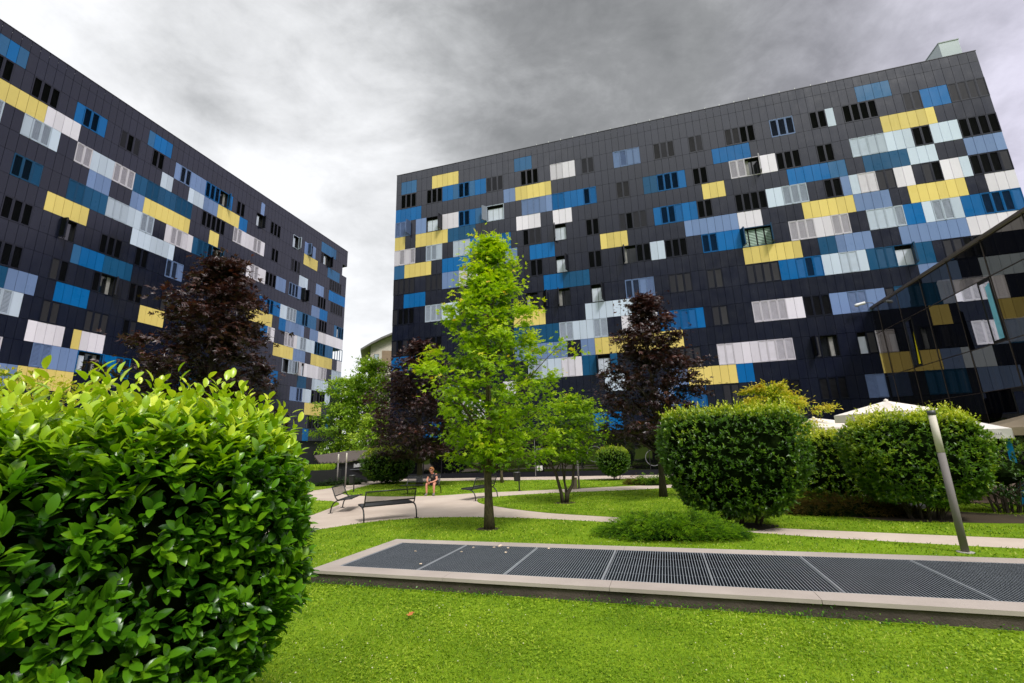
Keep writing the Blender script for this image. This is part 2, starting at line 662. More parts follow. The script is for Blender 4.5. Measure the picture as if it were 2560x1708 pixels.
RB_ROWS = {
    1: '1/4S 7/12Y 22/25S 71/75S', 2: '9/11B 11/12S 14/15S 15/17B 30/32W 67/68C 78/81B',
    3: '0/5B 20/22P 22/28Y 52/57B 73/79Y',
    4: '4/6P 9/12W 14/15B 15/16S 16/17B 26/28P 30/33B 42/44T 47/48B 58/60W 73/76C 78/81C',
    5: '0/2Y 4/10Y 10/15T 22/26W 28/31W 50/53Y 61/66B 66/68S 70/75T 75/78C 81/85P',
    6: '14/18B 20/21B 43/44B 47/49B 58/60C 67/68P 68/69C 73/75W 78/80W 80/81C',
    7: '0/2S 2/7Y 9/14B 20/22P 24/28B 35/39Y 47/54P 54/57W 62/68Y 68/72P 74/80Y 82/85W',
    8: '9/12P 14/16W 42/44C 51/54B 63/65W 73/75B 75/76C 78/79C 79/81B', 9: '2/6B 26/29B 29/33T 54/61Y 63/65T 65/69P 72/79P 79/85W',
    10: '9/12C 58/60B 63/65C 67/68C 68/69T 73/75T', 11: '21/26Y 32/39C 73/77P 79/85C',
    12: '21/28T 30/33C 37/42W 42/44B 47/48B 58/60W 63/65P 67/69P 73/76T 79/81W',
    13: '0/5B 21/29P 31/33P 33/45Y 73/75Y 78/85Y', 14: '26/28C 30/31W 31/33T 35/36T 51/54W 78/83T', 15: '8/12P 19/21W 34/37C 43/45P 45/51Y 51/53B 67/73Y 73/75P 75/78C',
    16: '12/17W 43/44B 41/43P 76/80P', 17: '6/9B 32/36B',
}
RB_WINS = {
    2: [(1, 'N', 'ooo'), (6, 'N', 'ooo'), (12, 'B', 'oo'), (17, 'N', 'ccc'), (23, 'N', 'ooo'), (28, 'W', 'pp'), (33, 'N', 'cc'), (38, 'P', 'clpp'),
        (44, 'N', 'lcl'), (49, 'N', 'lc'), (54, 'N', 'lloo'), (60, 'P', 'ooo'), (65, 'N', 'oo'), (69, 'N', 'oooo'), (76, 'N', 'cc'), (81, 'N', 'cccc')],
    4: [(0, 'P', 'lll', '>'), (6, 'N', 'bbh', '>'), (12, 'B', 'oo'), (17, 'C', 'bbb', '['), (23, 'P', 'ccc'), (28, 'B', 'cc'), (33, 'B', 'oc'), (38, 'N', 'll'),
        (44, 'B', 'ooo'), (49, 'N', 'oo'), (54, 'W', 'llhh', '>'), (60, 'N', 'ooo'), (65, 'N', 'oo'), (69, 'C', 'ccpp'), (76, 'N', 'oo'), (81, 'N', 'oooo')],
    6: [(0, 'W', 'plpl'), (6, 'C', 'llp'), (11, 'C', 'ppp'), (18, 'B', 'cc'), (23, 'N', 'occ'), (28, 'N', 'bb', '<'), (33, 'N', 'oo'), (38, 'N', 'cocc'),
        (44, 'B', 'ooc'), (49, 'N', 'oo'), (54, 'N', 'oooo'), (60, 'C', 'lll'), (65, 'N', 'oo'), (69, 'W', 'cc'), (71, 'N', 'cc'), (76, 'N', 'co'), (81, 'N', 'oooc')],
    8: [(0, 'N', 'cccc'), (6, 'N', 'ccc'), (12, 'W', 'pp'), (23, 'N', 'coo'), (28, 'N', 'bb', '>'), (33, 'N', 'oo'), (38, 'N', 'hhoo', '<'), (44, 'N', 'ooo'),
        (49, 'B', 'oo'), (54, 'T', 'gggg', '<>'), (60, 'W', 'lll'), (65, 'W', 'll'), (69, 'C', 'cccl'), (76, 'C', 'll'), (81, 'B', 'oooc')],
    10: [(0, 'N', 'cooo'), (6, 'C', 'lll'), (23, 'N', 'hhc', ']'), (28, 'N', 'hh', '<'), (33, 'N', 'bb', '>'), (38, 'P', 'oocl'), (44, 'N', 'clc'), (49, 'N', 'cl'),
         (54, 'N', 'ccll'), (60, 'B', 'coc'), (65, 'C', 'cc'), (69, 'T', 'ccbb', '>'), (76, 'N', 'ccoo')],
    12: [(0, 'N', 'coco'), (6, 'N', 'ooo'), (28, 'C', 'll'), (33, 'C', 'll'), (44, 'B', 'llc'), (49, 'N', 'cl'), (54, 'W', 'llll'), (60, 'N', 'ooo'), (65, 'P', 'll'), (69, 'N', 'c'), (70, 'T', 'ccc'), (76, 'W', 'clc')],
    14: [(23, 'C', 'llc'), (28, 'W', 'cc'), (33, 'N', 'bb', '<'), (44, 'N', 'ccc'), (49, 'W', 'cc'), (54, 'W', 'cc'), (56, 'W', 'll'), (60, 'N', 'lhh', '<'), (65, 'N', 'bl'), (67, 'W', 'cc')],
    16: [(6, 'N', 'ooo'), (44, 'B', 'lll'), (49, 'N', 'cc'), (54, 'N', 'ccoo'), (60, 'N', 'ooo'), (65, 'P', 'lc'), (71, 'T', 'cccc')],
}
RA = -0.27788
residence, ZR = make_block('residence_building', 'long dark student residence with scattered yellow, white and blue panels across the lawn', 'building',
                           (-10.112, 37.009), RA, 0.51, 85, 0, 26.013, 1.2591, 1.4569, RB_ROWS, RB_WINS, 17, 0.44, 13.0, gf=3.0)

LB_ROWS = {
    1: '-4/0S 0/1B 1/2S 18/19S 19/22B 42/43P 62/68S', 2: '8/9B 11/12B 23/24P 26/29P 34/35B 56/57P 59/60P',
    3: '-8/5Y 5/9W 21/23C 26/29C 29/32P 32/37Y 37/39B 56/61Y 65/70S',
    4: '6/7C 11/14C 17/19T 21/24T 38/41W 43/44W', 5: '11/14P 17/19P 19/27Y 31/33Y 55/58C 61/64P 66/73B',
    6: '11/14T 17/19C 23/24W 27/28W 28/29T 40/41W 43/45W 48/51P 55/56P', 7: '7/12Y 18/25C 60/63P 63/66B',
    8: '44/46B 48/50B 50/52C 55/57S 59/62S 69/70S', 9: '11/12S 12/15B 15/19T 41/48Y 50/52B 52/58P 60/63P 63/73W',
    10: '27/29W 45/47B 48/49W 55/56W 56/57C 59/62C 66/69S', 11: '2/5T 5/8P 10/14B 21/25Y 49/55Y 55/59P 61/69Y 71/73W',
    12: '6/7C 59/62W 62/64W', 13: '8/12W 13/14Y 14/17W 48/51B 57/60T 62/68C 70/73P', 14: '11/14P 17/19B 55/57P 59/62C 67/69C',
    15: '4/8P 8/14Y 60/66Y', 16: '68/69B', 17: '60/62B',
}
LB_WINS = {
    2: [(-2, 'N', 'ooo'), (3, 'N', 'ooo'), (9, 'B', 'oo'), (14, 'N', 'coc'), (19, 'N', 'oo'), (24, 'P', 'oo'), (29, 'B', 'ooohh', '>'), (36, 'N', 'oo'),
        (41, 'N', 'bh', '>'), (45, 'N', 'ooo'), (52, 'C', 'bh', '>'), (57, 'P', 'hh', '<'), (62, 'N', 'cbhh', '>')],
    4: [(-2, 'C', 'lll'), (3, 'C', 'pll'), (9, 'W', 'll'), (14, 'W', 'lll'), (19, 'T', 'cc'), (24, 'T', 'ccc'), (29, 'N', 'ooooo'), (36, 'W', 'll'), (41, 'W', 'll'),
        (46, 'N', 'oo'), (52, 'N', 'coc'), (66, 'N', 'ccccc')],
    6: [(3, 'T', 'ooc'), (9, 'T', 'cc'), (14, 'C', 'ppp'), (19, 'C', 'll'), (24, 'W', 'llc'), (29, 'T', 'llohh', '>'), (36, 'N', 'oo'), (41, 'W', 'll'),
        (45, 'N', 'ooo'), (52, 'P', 'ooo'), (56, 'N', 'hh', '<>'), (62, 'N', 'ooo'), (67, 'N', 'ccccc')],
    8: [(3, 'N', 'ooo'), (9, 'N', 'hh', '<'), (14, 'N', 'ooo'), (19, 'N', 'oo'), (24, 'P', 'ooc'), (41, 'N', 'oo'), (46, 'B', 'oo'), (52, 'C', 'lll'), (57, 'S', 'oo'), (63, 'N', 'ooo'), (70, 'S', 'boo')],
    10: [(3, 'N', 'ooo'), (9, 'N', 'lo'), (14, 'N', 'ohh', '>'), (19, 'N', 'oo'), (24, 'N', 'll'), (42, 'N', 'oo'), (47, 'W', 'l'), (52, 'W', 'lll'), (57, 'C', 'll'), (62, 'T', 'oolo')],
    12: [(3, 'C', 'lll'), (9, 'N', 'll'), (14, 'N', 'lll'), (19, 'N', 'oc'), (29, 'N', 'oo'), (52, 'C', 'hhll', '>'), (56, 'W', 'ppb', '<'), (64, 'W', 'pll'), (69, 'C', 'cccc')],
    14: [(3, 'W', 'lll'), (9, 'P', 'll'), (14, 'B', 'bhh', '>'), (19, 'B', 'oo'), (29, 'B', 'ooo'), (57, 'P', 'oo'), (62, 'N', 'olooo'), (69, 'N', 'cccc')],
    16: [(61, 'N', 'hhoo'), (65, 'N', 'hh')],
}
LA = 1.3127
_holes = {(2, 71), (2, 72), (10, 69), (10, 70), (10, 71), (10, 72), (16, 71), (16, 72), (2, 70), (2, 69)}
_holes -= {(2, 69), (2, 70)}
residence2, ZL = make_block('residence_building', 'dark student residence with coloured panels receding behind the leafy foreground hedge', 'building',
                            (-29.18, 21.714), LA, 0.4536, 73, -26, 26.522, 1.2730, 1.4430, LB_ROWS, LB_WINS, 17, 0.45, 13.0, holes=_holes, loggia=69)

mb = MB()      # slim posts and rails of the open corner loggia
for _r in (10,):
    _a, _b = ZL(_r + 1), ZL(_r)
    for _q in range(69, 74):
        mb.box(_q * .4536 - .03, _q * .4536 + .03, -.035, .02, _a, _b)
    mb.box(69 * .4536 + .03, 73 * .4536 - .03, -.033, .018, _a, _a + .07)
    mb.box(69 * .4536 + .03, 73 * .4536 - .03, -.033, .018, _b - .07, _b)
mb.build('loggia_frame', MAT['cT'], residence2)
# ------------------------------------------------------------------ ground floor of the long residence
def lobby():
    L = 85 * 0.51
    rnd = random.Random(3)
    mb = MB()
    x = 0.0
    gl = MB()
    while x < 68 * .51:
        w = 1.53
        a, b = rnd.uniform(-.004, .004), rnd.uniform(-.004, .004)
        gl.poly([(x + .02, 0.02 + a, .34), (x + w - .02, .02 - a, .34), (x + w - .02, .02 + b, 2.78), (x + .02, .02 - b, 2.78)])
        mb.box(x - .025, x + .025, -.03, .05, .34, 2.78)
        x += w
    gl.build('lobby_glazing', MAT['lobby_glass'], residence)
    mb.build('mullion', MAT['mullion_dark'], residence)
    mb = MB()
    for i in range(6):
        mb.box(0.01, L - .01, -.045, .0, 2.79 + i * .040, 2.79 + i * .040 + .022)
    mb.build('louvre_band', MAT['mullion_dark'], residence)
    mb = MB()
    mb.box(0.0, L, -.06, .29, 0, .33)
    mb.build('plinth', simple('plinth_paint', (.006, .007, .013), .5, .3), residence)
    # two painted rings and small notices on the glass
    for cx, cz in ((16.25, 1.45), (20.15, 1.10)):
        mb = MB()
        n0 = 40
        for k in range(n0):
            t0, t1 = 2 * PI * k / n0, 2 * PI * (k + 1) / n0
            for (ra, rb) in ((.50, .545),):
                mb.poly([(cx + ra * math.cos(t0), -.012, cz + ra * math.sin(t0)), (cx + rb * math.cos(t0), -.012, cz + rb * math.sin(t0)),
                         (cx + rb * math.cos(t1), -.012, cz + rb * math.sin(t1)), (cx + ra * math.cos(t1), -.012, cz + ra * math.sin(t1))])
        mb.build('ring_decal', simple('decal_grey', s2l((104, 104, 108)), .6), residence)
    mb = MB()
    mb.box(12.06, 12.48, -.02, -.012, .42, .75)
    mb.build('notice', simple('notice_paper', s2l((215, 215, 210)), .7), residence)
    mb = MB()
    mb.box(12.05, 13.5, -.02, -.012, 1.55, 1.95)
    mb.build('door_sign', simple('door_sign_grey', s2l((110, 112, 116)), .5), residence)
    mb = MB()
    mb.tube([(11.97, -.06, .05), (11.97, -.06, 2.7)], .022, 6)
    mb.build('door_post', simple('door_post_steel', s2l((170, 170, 168)), .35, metal=.6), residence)


lobby()


def penthouse():
    mb = MB()
    x0, x1 = 81.95 * .51, 84.13 * .51
    mb.box(x0, x1, .34, 2.1, ZR(0.44) - .3, 28.29)
    mb.build('plant_room', simple('zinc_sheet', s2l((176, 186, 194)), .35, var=.06, vscale=1.2), residence)
    mb = MB()
    mb.box(x0 - .03, x1 + .03, .31, 2.13, 28.291, 28.36)
    mb.build('plant_room_coping', simple('zinc_edge', s2l((150, 158, 166)), .35), residence)
    mb = MB()
    for i in range(22):       # little clips standing on the parapet
        x = (26 + i * 2) * .51
        mb.box(x - .02, x + .02, -.03, .0, ZR(.44) + .051, ZR(.44) + .16)
    mb.build('parapet_clip', simple('clip_white', s2l((225, 225, 225)), .5), residence)


penthouse()


# ------------------------------------------------------------------ glass pavilion on the right
def pavilion():
    ang = math.radians(-106.9)
    root = thing('glass_screen', 'tall smoked glass screen wall at the right edge with coloured facade showing through', 'glass wall', (22.83, 27.61, 0), ang)
    # local x runs towards the viewer, local +y is into the building (left-handed flip handled by sign)
    dx = Vector((math.cos(ang), math.sin(ang)))
    nrm = Vector((-dx.y, dx.x))          # local +y in world
    s = 1 if nrm.dot(Vector((1, 0))) > 0 else -1   # +y should point away from the court (towards +x)
    rnd = random.Random(12)
    xs = [0.0, 0.86] + [3.24 + 2.375 * i for i in range(9)]
    zs = [0.05, 1.2, 3.68, 5.55, 8.25, 9.86]
    gl, mu = MB(), MB()
    vents = {(1, 3): 3.36, (3, 3): 9.55, (5, 3): 14.3, (3, 1): 9.75}
    for i in range(len(xs) - 1):
        for j in range(len(zs) - 1):
            x0, x1, z0, z1 = xs[i] + .012, xs[i + 1] - .012, zs[j] + .012, zs[j + 1] - .012
            parts = [(x0, x1)]
            if (i, j) in vents:
                v0 = vents[(i, j)]
                parts = [(x0, v0 - .02), (v0 + .74, x1)] if v0 > x0 + .2 else [(v0 + .74, x1)]
            for a, b in parts:
                e = [rnd.uniform(-.006, .006) for _ in range(4)]
                gl.poly([(a, s * e[0], z0), (b, s * e[1], z0), (b, s * e[2], z1), (a, s * e[3], z1)])
    gl.build('glazing', MAT['pavilion_glass'], root)
    for z in zs[2:-1]:
        mu.box(0, xs[-1], min(-s * .03, s * .03), max(-s * .03, s * .03), z - .012, z + .012)
    for x in xs:
        mu.box(x - .010, x + .010, min(-s * .018, s * .03), max(-s * .018, s * .03), 0.05, 9.86)
    mu.build('mullion', MAT['mullion'], root)
    cp = MB()
    ya, yb = sorted((-s * .07, s * .16))
    cp.box(-.03, xs[-1] + .1, ya, yb, 9.862, 9.99)
    cp.build('coping', simple('screen_coping', s2l((96, 88, 84)), .5, metal=.2), root)
    # tilted ventilation sashes with coloured reveals
    yel = simple('reveal_yellow', s2l((240, 226, 20)), .4)
    blu = simple('reveal_blue', s2l((120, 200, 226)), .4)
    for (i, j), v0 in vents.items():
        z0, z1 = zs[j] + .02, zs[j + 1] - .02
        fr = MB()
        for a, b in ((v0, v0 + .035), (v0 + .70, v0 + .735)):
            y0, y1 = sorted((-s * .022, s * .02))
            fr.box(a, b, y0, y1, z0, z1)
        y0, y1 = sorted((-s * .019, s * .02))
        fr.box(v0 + .035, v0 + .70, y0, y1, z0, z0 + .1)
        fr.box(v0 + .035, v0 + .70, y0, y1, z1 - .13, z1)
        f = fr.build('ventilation_sash', MAT['k'], root)
        pn = MB()
        pn.poly([(v0 + .04, s * .02, z0 + .1), (v0 + .48, s * .02, z0 + .1), (v0 + .62, s * .02, z1 - .13), (v0 + .04, s * .02, z1 - .13)])
        pn.build('pane', MAT['pavilion_glass'], f)
        rv = MB()
        if i == 1:
            rv.poly([(v0 + .49, -s * .03, z0 + .1), (v0 + .69, -s * .03, z0 + .1), (v0 + .685, -s * .03, z0 + 1.9)])
            rv.build('reveal', yel, f)
        elif j == 3:
            rv.poly([(v0 + .40, -s * .03, z0 + .1), (v0 + .69, -s * .03, z0 + .1), (v0 + .69, -s * .03, z1 - .2), (v0 + .40, -s * .03, z1 - .34)])
            rv.build('reveal', blu, f)
    cam = thing('security_camera', 'small white security camera on a bracket at the top corner of the glass screen', 'camera', (22.83 + dx.x * .5, 27.61 + dx.y * .5, 9.99), ang)
    mb = MB()
    mb.tube([(0, 0, 0), (0, -s * .05, .14), (0.0, -s * .55, .22)], .025, 6)
    mb.build('bracket', MAT['mullion_dark'], cam)
    mb = MB()
    mb.tube([(0, -s * .45, .20), (-.03, -s * .95, .10)], [.09, .10], 10)
    mb.tube([(-.03, -s * .95, .10), (-.035, -s * 1.0, .09)], [.075, .07], 10)
    mb.build('housing', simple('camera_white', s2l((230, 230, 230)), .4), cam)


pavilion()


# ------------------------------------------------------------------ pale curved-roof house far behind
def far_house():
    root = thing('curved_roof_house', 'pale rendered house with curved overhanging roof far behind the trees', 'building', (-22.6, 70.4, 0), math.radians(16.6))
    # local x to the right, y away
    pl = simple('render_pale', s2l((206, 198, 184)), .8, bump=.2)
    br = simple('brick_brown', s2l((150, 128, 106)), .85, bump=.3)
    mb = MB()
    prof = [(-1.5, 17.75), (-1.0, 18.1), (0, 18.8), (1.6, 19.75), (3.3, 20.6), (5.2, 21.2), (8, 21.6), (11, 21.7), (15, 21.5)]
    for (xa, za), (xb, zb) in zip(prof[:-1], prof[1:]):
        a, b = Vector((xa, 0, za)), Vector((xb, 0, zb))
        for y0, y1 in ((-1.2, 9),):
            v = [(xa, y0, za), (xb, y0, zb), (xb, y1, zb), (xa, y1, za)]
            mb.poly(v[::-1])
            mb.poly([(p[0], p[1], p[2] + .32) for p in v])
            mb.poly([(xa, y0, za), (xa, y0, za + .32), (xb, y0, zb + .32), (xb, y0, zb)][::-1])
    mb.poly([(-1.5, -1.2, 17.75), (-1.5, 9, 17.75), (-1.5, 9, 18.07), (-1.5, -1.2, 18.07)])
    mb.build('roof', simple('roof_grey', s2l((112, 110, 106)), .5), root)
    mb = MB()
    for (xa, za), (xb, zb) in zip(prof[2:-1], prof[3:]):
        mb.poly([(xa, 0, 0), (xb, 0, 0), (xb, 0, zb - .01), (xa, 0, za - .01)])
    mb.poly([(0, 0, 0), (0, 0, 18.79), (0, 8, 18.79), (0, 8, 0)])
    mb.build('wall', pl, root)
    for x0, x1, z0, z1 in ((1.75, 3.35, 15.6, 18.1), (1.75, 3.35, 10.5, 13.4), (5, 7, 10, 18)):
        mb = MB()
        mb.box(x0, x1, -.06, -.002, z0, z1)
        mb.build('brick_panel', br, root)
    for x0, z0 in ((.55, 15.6), (.55, 12.3), (.55, 9.0)):
        mb = MB()
        mb.box(x0, x0 + .75, -.05, -.002, z0, z0 + 1.9)
        w = mb.build('window', simple('far_frame', s2l((90, 86, 84)), .5), root)
        mb = MB()
        mb.box(x0 + .07, x0 + .68, -.06, -.051, z0 + .07, z0 + 1.83)
        mb.build('pane', simple('far_pane', s2l((176, 190, 200)), .15), w)
    for z in (15.4, 12.2):
        mb = MB()
        mb.box(-.95, -.002, .3, 2.6, z, z + .18)
        for k in range(7):
            mb.box(-.95, -.92, .3 + k * .35, .33 + k * .35, z + .18, z + 1.1)
        mb.box(-.96, -.91, .28, 2.6, z + 1.1, z + 1.15)
        mb.build('balcony', br, root)


far_house()


# ------------------------------------------------------------------ dark bicycle shed / ramp roof at the foot of the second block
def shed():
    root = thing('ramp_shed', 'low black shed with sloping corrugated roof at the foot of the receding block', 'shed', (-12.55, 33.75, 0))
    A, B, C = Vector((-1.4, -.7, 1.52)), Vector((.15, 0, 1.48)), Vector((2.1, .65, 1.86))
    F, E_, D_ = Vector((2.6, 3.2, 2.25)), Vector((-.6, 3.3, 2.26)), Vector((-3.2, 2.6, 1.98))
    mb = MB()
    mb.poly([A, B, C, F, E_, D_])
    mb.poly([p - Vector((0, 0, .1)) for p in (A, D_, E_, F, C, B)])
    for p, q in ((A, B), (B, C), (C, F), (F, E_), (E_, D_), (D_, A)):
        mb.poly([p - Vector((0, 0, .1)), q - Vector((0, 0, .1)), q, p])
    m, t, b, o = nt('corrugated_roof')
    tc = N(t, 'ShaderNodeTexCoord')
    w = N(t, 'ShaderNodeTexWave', wave_type='BANDS', bands_direction='Y')
    w.inputs['Scale'].default_value = 3.2
    w.inputs['Distortion'].default_value = 0.3
    t.links.new(tc.outputs['Object'], w.inputs['Vector'])
    r = ramp(t, w.outputs['Fac'], [(0.2, s2l((74, 66, 64))), (0.8, s2l((112, 100, 96)))])
    t.links.new(r.outputs['Color'], b.inputs['Base Color'])
    b.inputs['Roughness'].default_value = .6
    mb.build('roof', m, root)
    mb = MB()
    dk = simple('shed_black', (0.012, 0.012, 0.016), .35)
    for p, q in ((A, B), (B, C)):
        p1, q1 = p + Vector((0, .25, -.12)), q + Vector((0, .25, -.12))
        mb.poly([(p1.x, p1.y, 0), (q1.x, q1.y, 0), tuple(q1), tuple(p1)])
    mb.poly([(C.x, C.y + .25, 0), (F.x, F.y, 0), (F.x, F.y, F.z - .12), (C.x, C.y + .25, C.z - .12)])
    mb.build('wall', dk, root)
    mb = MB()
    mb.box(.35, 2.0, .35, .55, .86, .92)
    mb.build('shelf', simple('shelf_grey', s2l((90, 92, 98)), .5), root)
    mb = MB()
    rr = random.Random(2)
    for k in range(16):
        x = .75 + k * .055
        if k in (9, 12):
            continue
        mb.box(x, x + .030, .30 + k * .014, .31 + k * .014, 1.02 + k * .006, 1.22 + rr.uniform(0, .07) + k * .008)
    mb.build('white_slats', simple('slat_white', s2l((225, 225, 225)), .5), root)
    root = thing('planter_box', 'long black planter box with tufts of grass beside the low shed', 'planter', (-13.6, 30.9, 0))
    mb = MB()
    d = Vector((.95, .31, 0))
    nn = Vector((-.31, .95, 0))
    for a, b in ((0, 2.6),):
        c = d * (a + b) / 2 + nn * .5 + Vector((-.6, -.25, .5))
        mb.obox(c, d * (b - a) / 2, nn * .5, Vector((0, 0, .5)))
    mb.build('box', dk, root)
    return root


planter = shed()
# ------------------------------------------------------------------ ground, paths, lawns
GRASS_STOPS = [(0.0, s2l((60, 96, 12))), (0.4, s2l((128, 156, 26))), (0.75, s2l((176, 190, 56))), (1.0, s2l((214, 214, 120)))]


def lawn_mat():
    m, t, b, o = nt('lawn_turf')
    n1 = noise(t, 1.1, 4)
    n2 = noise(t, 26, 6, .7)
    n3 = noise(t, .25, 3)
    mx = N(t, 'ShaderNodeMath', operation='MULTIPLY_ADD')
    mx.inputs[1].default_value = .55
    t.links.new(n2.outputs['Fac'], mx.inputs[0])
    m2 = N(t, 'ShaderNodeMath', operation='MULTIPLY')
    m2.inputs[1].default_value = .45
    t.links.new(n1.outputs['Fac'], m2.inputs[0])
    t.links.new(m2.outputs[0], mx.inputs[2])
    r = ramp(t, mx.outputs[0], [(.30, s2l((64, 92, 14))), (.5, s2l((110, 142, 22))), (.68, s2l((150, 176, 42)))])
    t.links.new(r.outputs['Color'], b.inputs['Base Color'])
    b.inputs['Roughness'].default_value = .9
    b.inputs['Specular IOR Level'].default_value = .15
    bp = N(t, 'ShaderNodeBump')
    bp.inputs['Strength'].default_value = .7
    bp.inputs['Distance'].default_value = .04
    t.links.new(n2.outputs['Fac'], bp.inputs['Height'])
    t.links.new(bp.outputs['Normal'], b.inputs['Normal'])
    return m


def path_mat(name, c1, c2):
    m, t, b, o = nt(name)
    n1 = noise(t, .5, 5, .6)
    n2 = noise(t, 160, 3, .7)
    a = N(t, 'ShaderNodeMath', operation='MULTIPLY_ADD')
    a.inputs[1].default_value = .35
    t.links.new(n2.outputs['Fac'], a.inputs[0])
    k = N(t, 'ShaderNodeMath', operation='MULTIPLY')
    k.inputs[1].default_value = .65
    t.links.new(n1.outputs['Fac'], k.inputs[0])
    t.links.new(k.outputs[0], a.inputs[2])
    r = ramp(t, a.outputs[0], [(.32, c1), (.62, c2)])
    t.links.new(r.outputs['Color'], b.inputs['Base Color'])
    b.inputs['Roughness'].default_value = .85
    bp = N(t, 'ShaderNodeBump')
    bp.inputs['Strength'].default_value = .25
    bp.inputs['Distance'].default_value = .01
    t.links.new(n2.outputs['Fac'], bp.inputs['Height'])
    t.links.new(bp.outputs['Normal'], b.inputs['Normal'])
    return m


M_LAWN = lawn_mat()
M_PATH = path_mat('path_gravel', s2l((186, 168, 152)), s2l((212, 196, 180)))
M_SOIL = path_mat('soil', s2l((40, 34, 22)), s2l((68, 56, 38)))
M_TERR = path_mat('terrace_paving', s2l((150, 126, 112)), s2l((178, 152, 136)))


def catmull(pts, n=6, closed=True):
    out = []
    P = [Vector(p) for p in pts]
    L = len(P)
    for i in range(L):
        p0, p1, p2, p3 = P[(i - 1) % L], P[i], P[(i + 1) % L], P[(i + 2) % L]
        for k in range(n):
            u = k / n
            out.append(0.5 * ((2 * p1) + (-p0 + p2) * u + (2 * p0 - 5 * p1 + 4 * p2 - p3) * u * u + (-p0 + 3 * p1 - 3 * p2 + p3) * u ** 3))
    return out


def flat(name, pts, z, mat, kind='structure', skirt=0.0, label=None):
    me = bpy.data.meshes.new(name)
    n = len(pts)
    vs = [(p[0], p[1], z) for p in pts]
    fs = [tuple(range(n))]
    if skirt:
        vs += [(p[0], p[1], z - skirt) for p in pts]
        fs += [(i, n + i, n + (i + 1) % n, (i + 1) % n) for i in range(n)]
    me.from_pydata(vs, [], fs)
    me.materials.append(mat)
    me.update()
    import bmesh
    bm = bmesh.new()
    bm.from_mesh(me)
    bmesh.ops.recalc_face_normals(bm, faces=bm.faces)
    for f in bm.faces:
        if len(f.verts) > 4 and f.normal.z < 0:
            bmesh.ops.reverse_faces(bm, faces=list(bm.faces))
            break
    bmesh.ops.triangulate(bm, faces=[f for f in bm.faces if len(f.verts) > 4])
    bm.to_mesh(me)
    bm.free()
    o = link(name, me)
    if kind:
        o['kind'] = kind
    return o


mb = MB()
mb.poly([(-900, -900, -.022), (900, -900, -.022), (900, 900, -.022), (-900, 900, -.022)])
mb.build('ground', M_LAWN)['kind'] = 'structure'
flat('path', [(-40, 2), (-14, 5), (-5, 8), (6, 3), (26, -4), (32, 12), (30, 26), (-9, 38), (-13, 46), (-24, 44), (-30, 26)], -0.017, M_PATH)

FRONT = catmull([(-9.0, 8.5), (-7.2, 10.6), (-5.64, 12.5), (-4.95, 13.35), (-4.31, 13.97), (-3.6, 14.32), (-2.75, 14.5), (-1.5, 14.33), (-0.1, 13.88), (1.33, 13.17), (2.69, 12.3), (4.1, 11.25),
                 (5.51, 10.2), (6.47, 9.55), (8.63, 8.3), (12.2, 6.6), (18, 4), (26, 0), (20, -9), (0, -10), (-20, -8), (-22, 4)], 5)
ISLAND = catmull([(-1.60, 19.1), (-1.45, 18.2), (-1.07, 17.4), (-.11, 15.95), (.96, 14.75), (2.04, 13.94), (2.95, 13.3), (3.9, 12.6), (5.0, 11.7), (6.04, 10.95), (7.06, 10.4), (9.38, 9.2), (13, 7.4), (17, 5.6),
                  (19, 9), (13, 13.8), (11.4, 15.5), (12.5, 20.6), (9.5, 21.6), (7.4, 21.7), (5.2, 21.3), (2.2, 21.1), (.26, 20.75), (-.9, 20.2), (-1.5, 19.7)], 5)
NORTH = catmull([(-9.35, 25.7), (-8.9, 24.3), (-8.03, 23.3), (-6.74, 22.4), (-5.12, 21.85), (-3.46, 21.75), (-2.0, 22.35), (.08, 22.65), (2.39, 22.95), (5, 23.4), (8, 23.7), (14, 23.4), (16, 25), (11.5, 27.4),
                 (6.89, 28.4), (3.11, 29.4), (-1.03, 31.0), (-5.06, 32.3), (-8.6, 33.3), (-9.5, 31.5), (-9.5, 28.5)], 5)
WEST = catmull([(-9.2, 8.9), (-8.2, 11.8), (-7.0, 14.6), (-6.93, 15.85), (-7.0, 17.2), (-7.1, 18.4), (-7.25, 19.4), (-7.75, 20.3), (-8.6, 21.0), (-9.9, 21.5), (-14, 21.6), (-21, 20.5), (-24, 12), (-16, 6)], 5)
WEST2 = catmull([(-16, 24.2), (-12.4, 26.6), (-11.4, 29), (-11.5, 31), (-11.8, 33), (-13, 33), (-17, 31), (-20, 27), (-19, 24.5)], 4)
LAWNS = [FRONT, ISLAND, NORTH, WEST, WEST2]
for poly in LAWNS:
    flat('lawn', [(p.x, p.y) for p in poly] if hasattr(poly[0], 'x') else poly, 0.0, M_LAWN, skirt=0.021)
flat('terrace', [(11.9, 14.9), (15.2, 12.3), (19.4, 10.2), (22.5, 19), (23.2, 27.2), (13.2, 28.4), (13, 21.8)], 0.008, M_TERR)


def soil(cx, cy, rx, ry, rz=0.0):
    pts = []
    rr = random.Random(int(cx * 100))
    for k in range(20):
        t = 2 * PI * k / 20
        q = 1 + rr.uniform(-.12, .12)
        x, y = rx * q * math.cos(t), ry * q * math.sin(t)
        pts.append((cx + x * math.cos(rz) - y * math.sin(rz), cy + x * math.sin(rz) + y * math.cos(rz)))
    flat('soil_bed', pts, 0.005, M_SOIL)


soil(5.1, 11.4, .9, .6, -.3)
soil(10.2, 11.7, 2.2, .95, -.35)
soil(-.76, 12.1, .30, .26)
soil(1.72, 17.15, .4, .35)


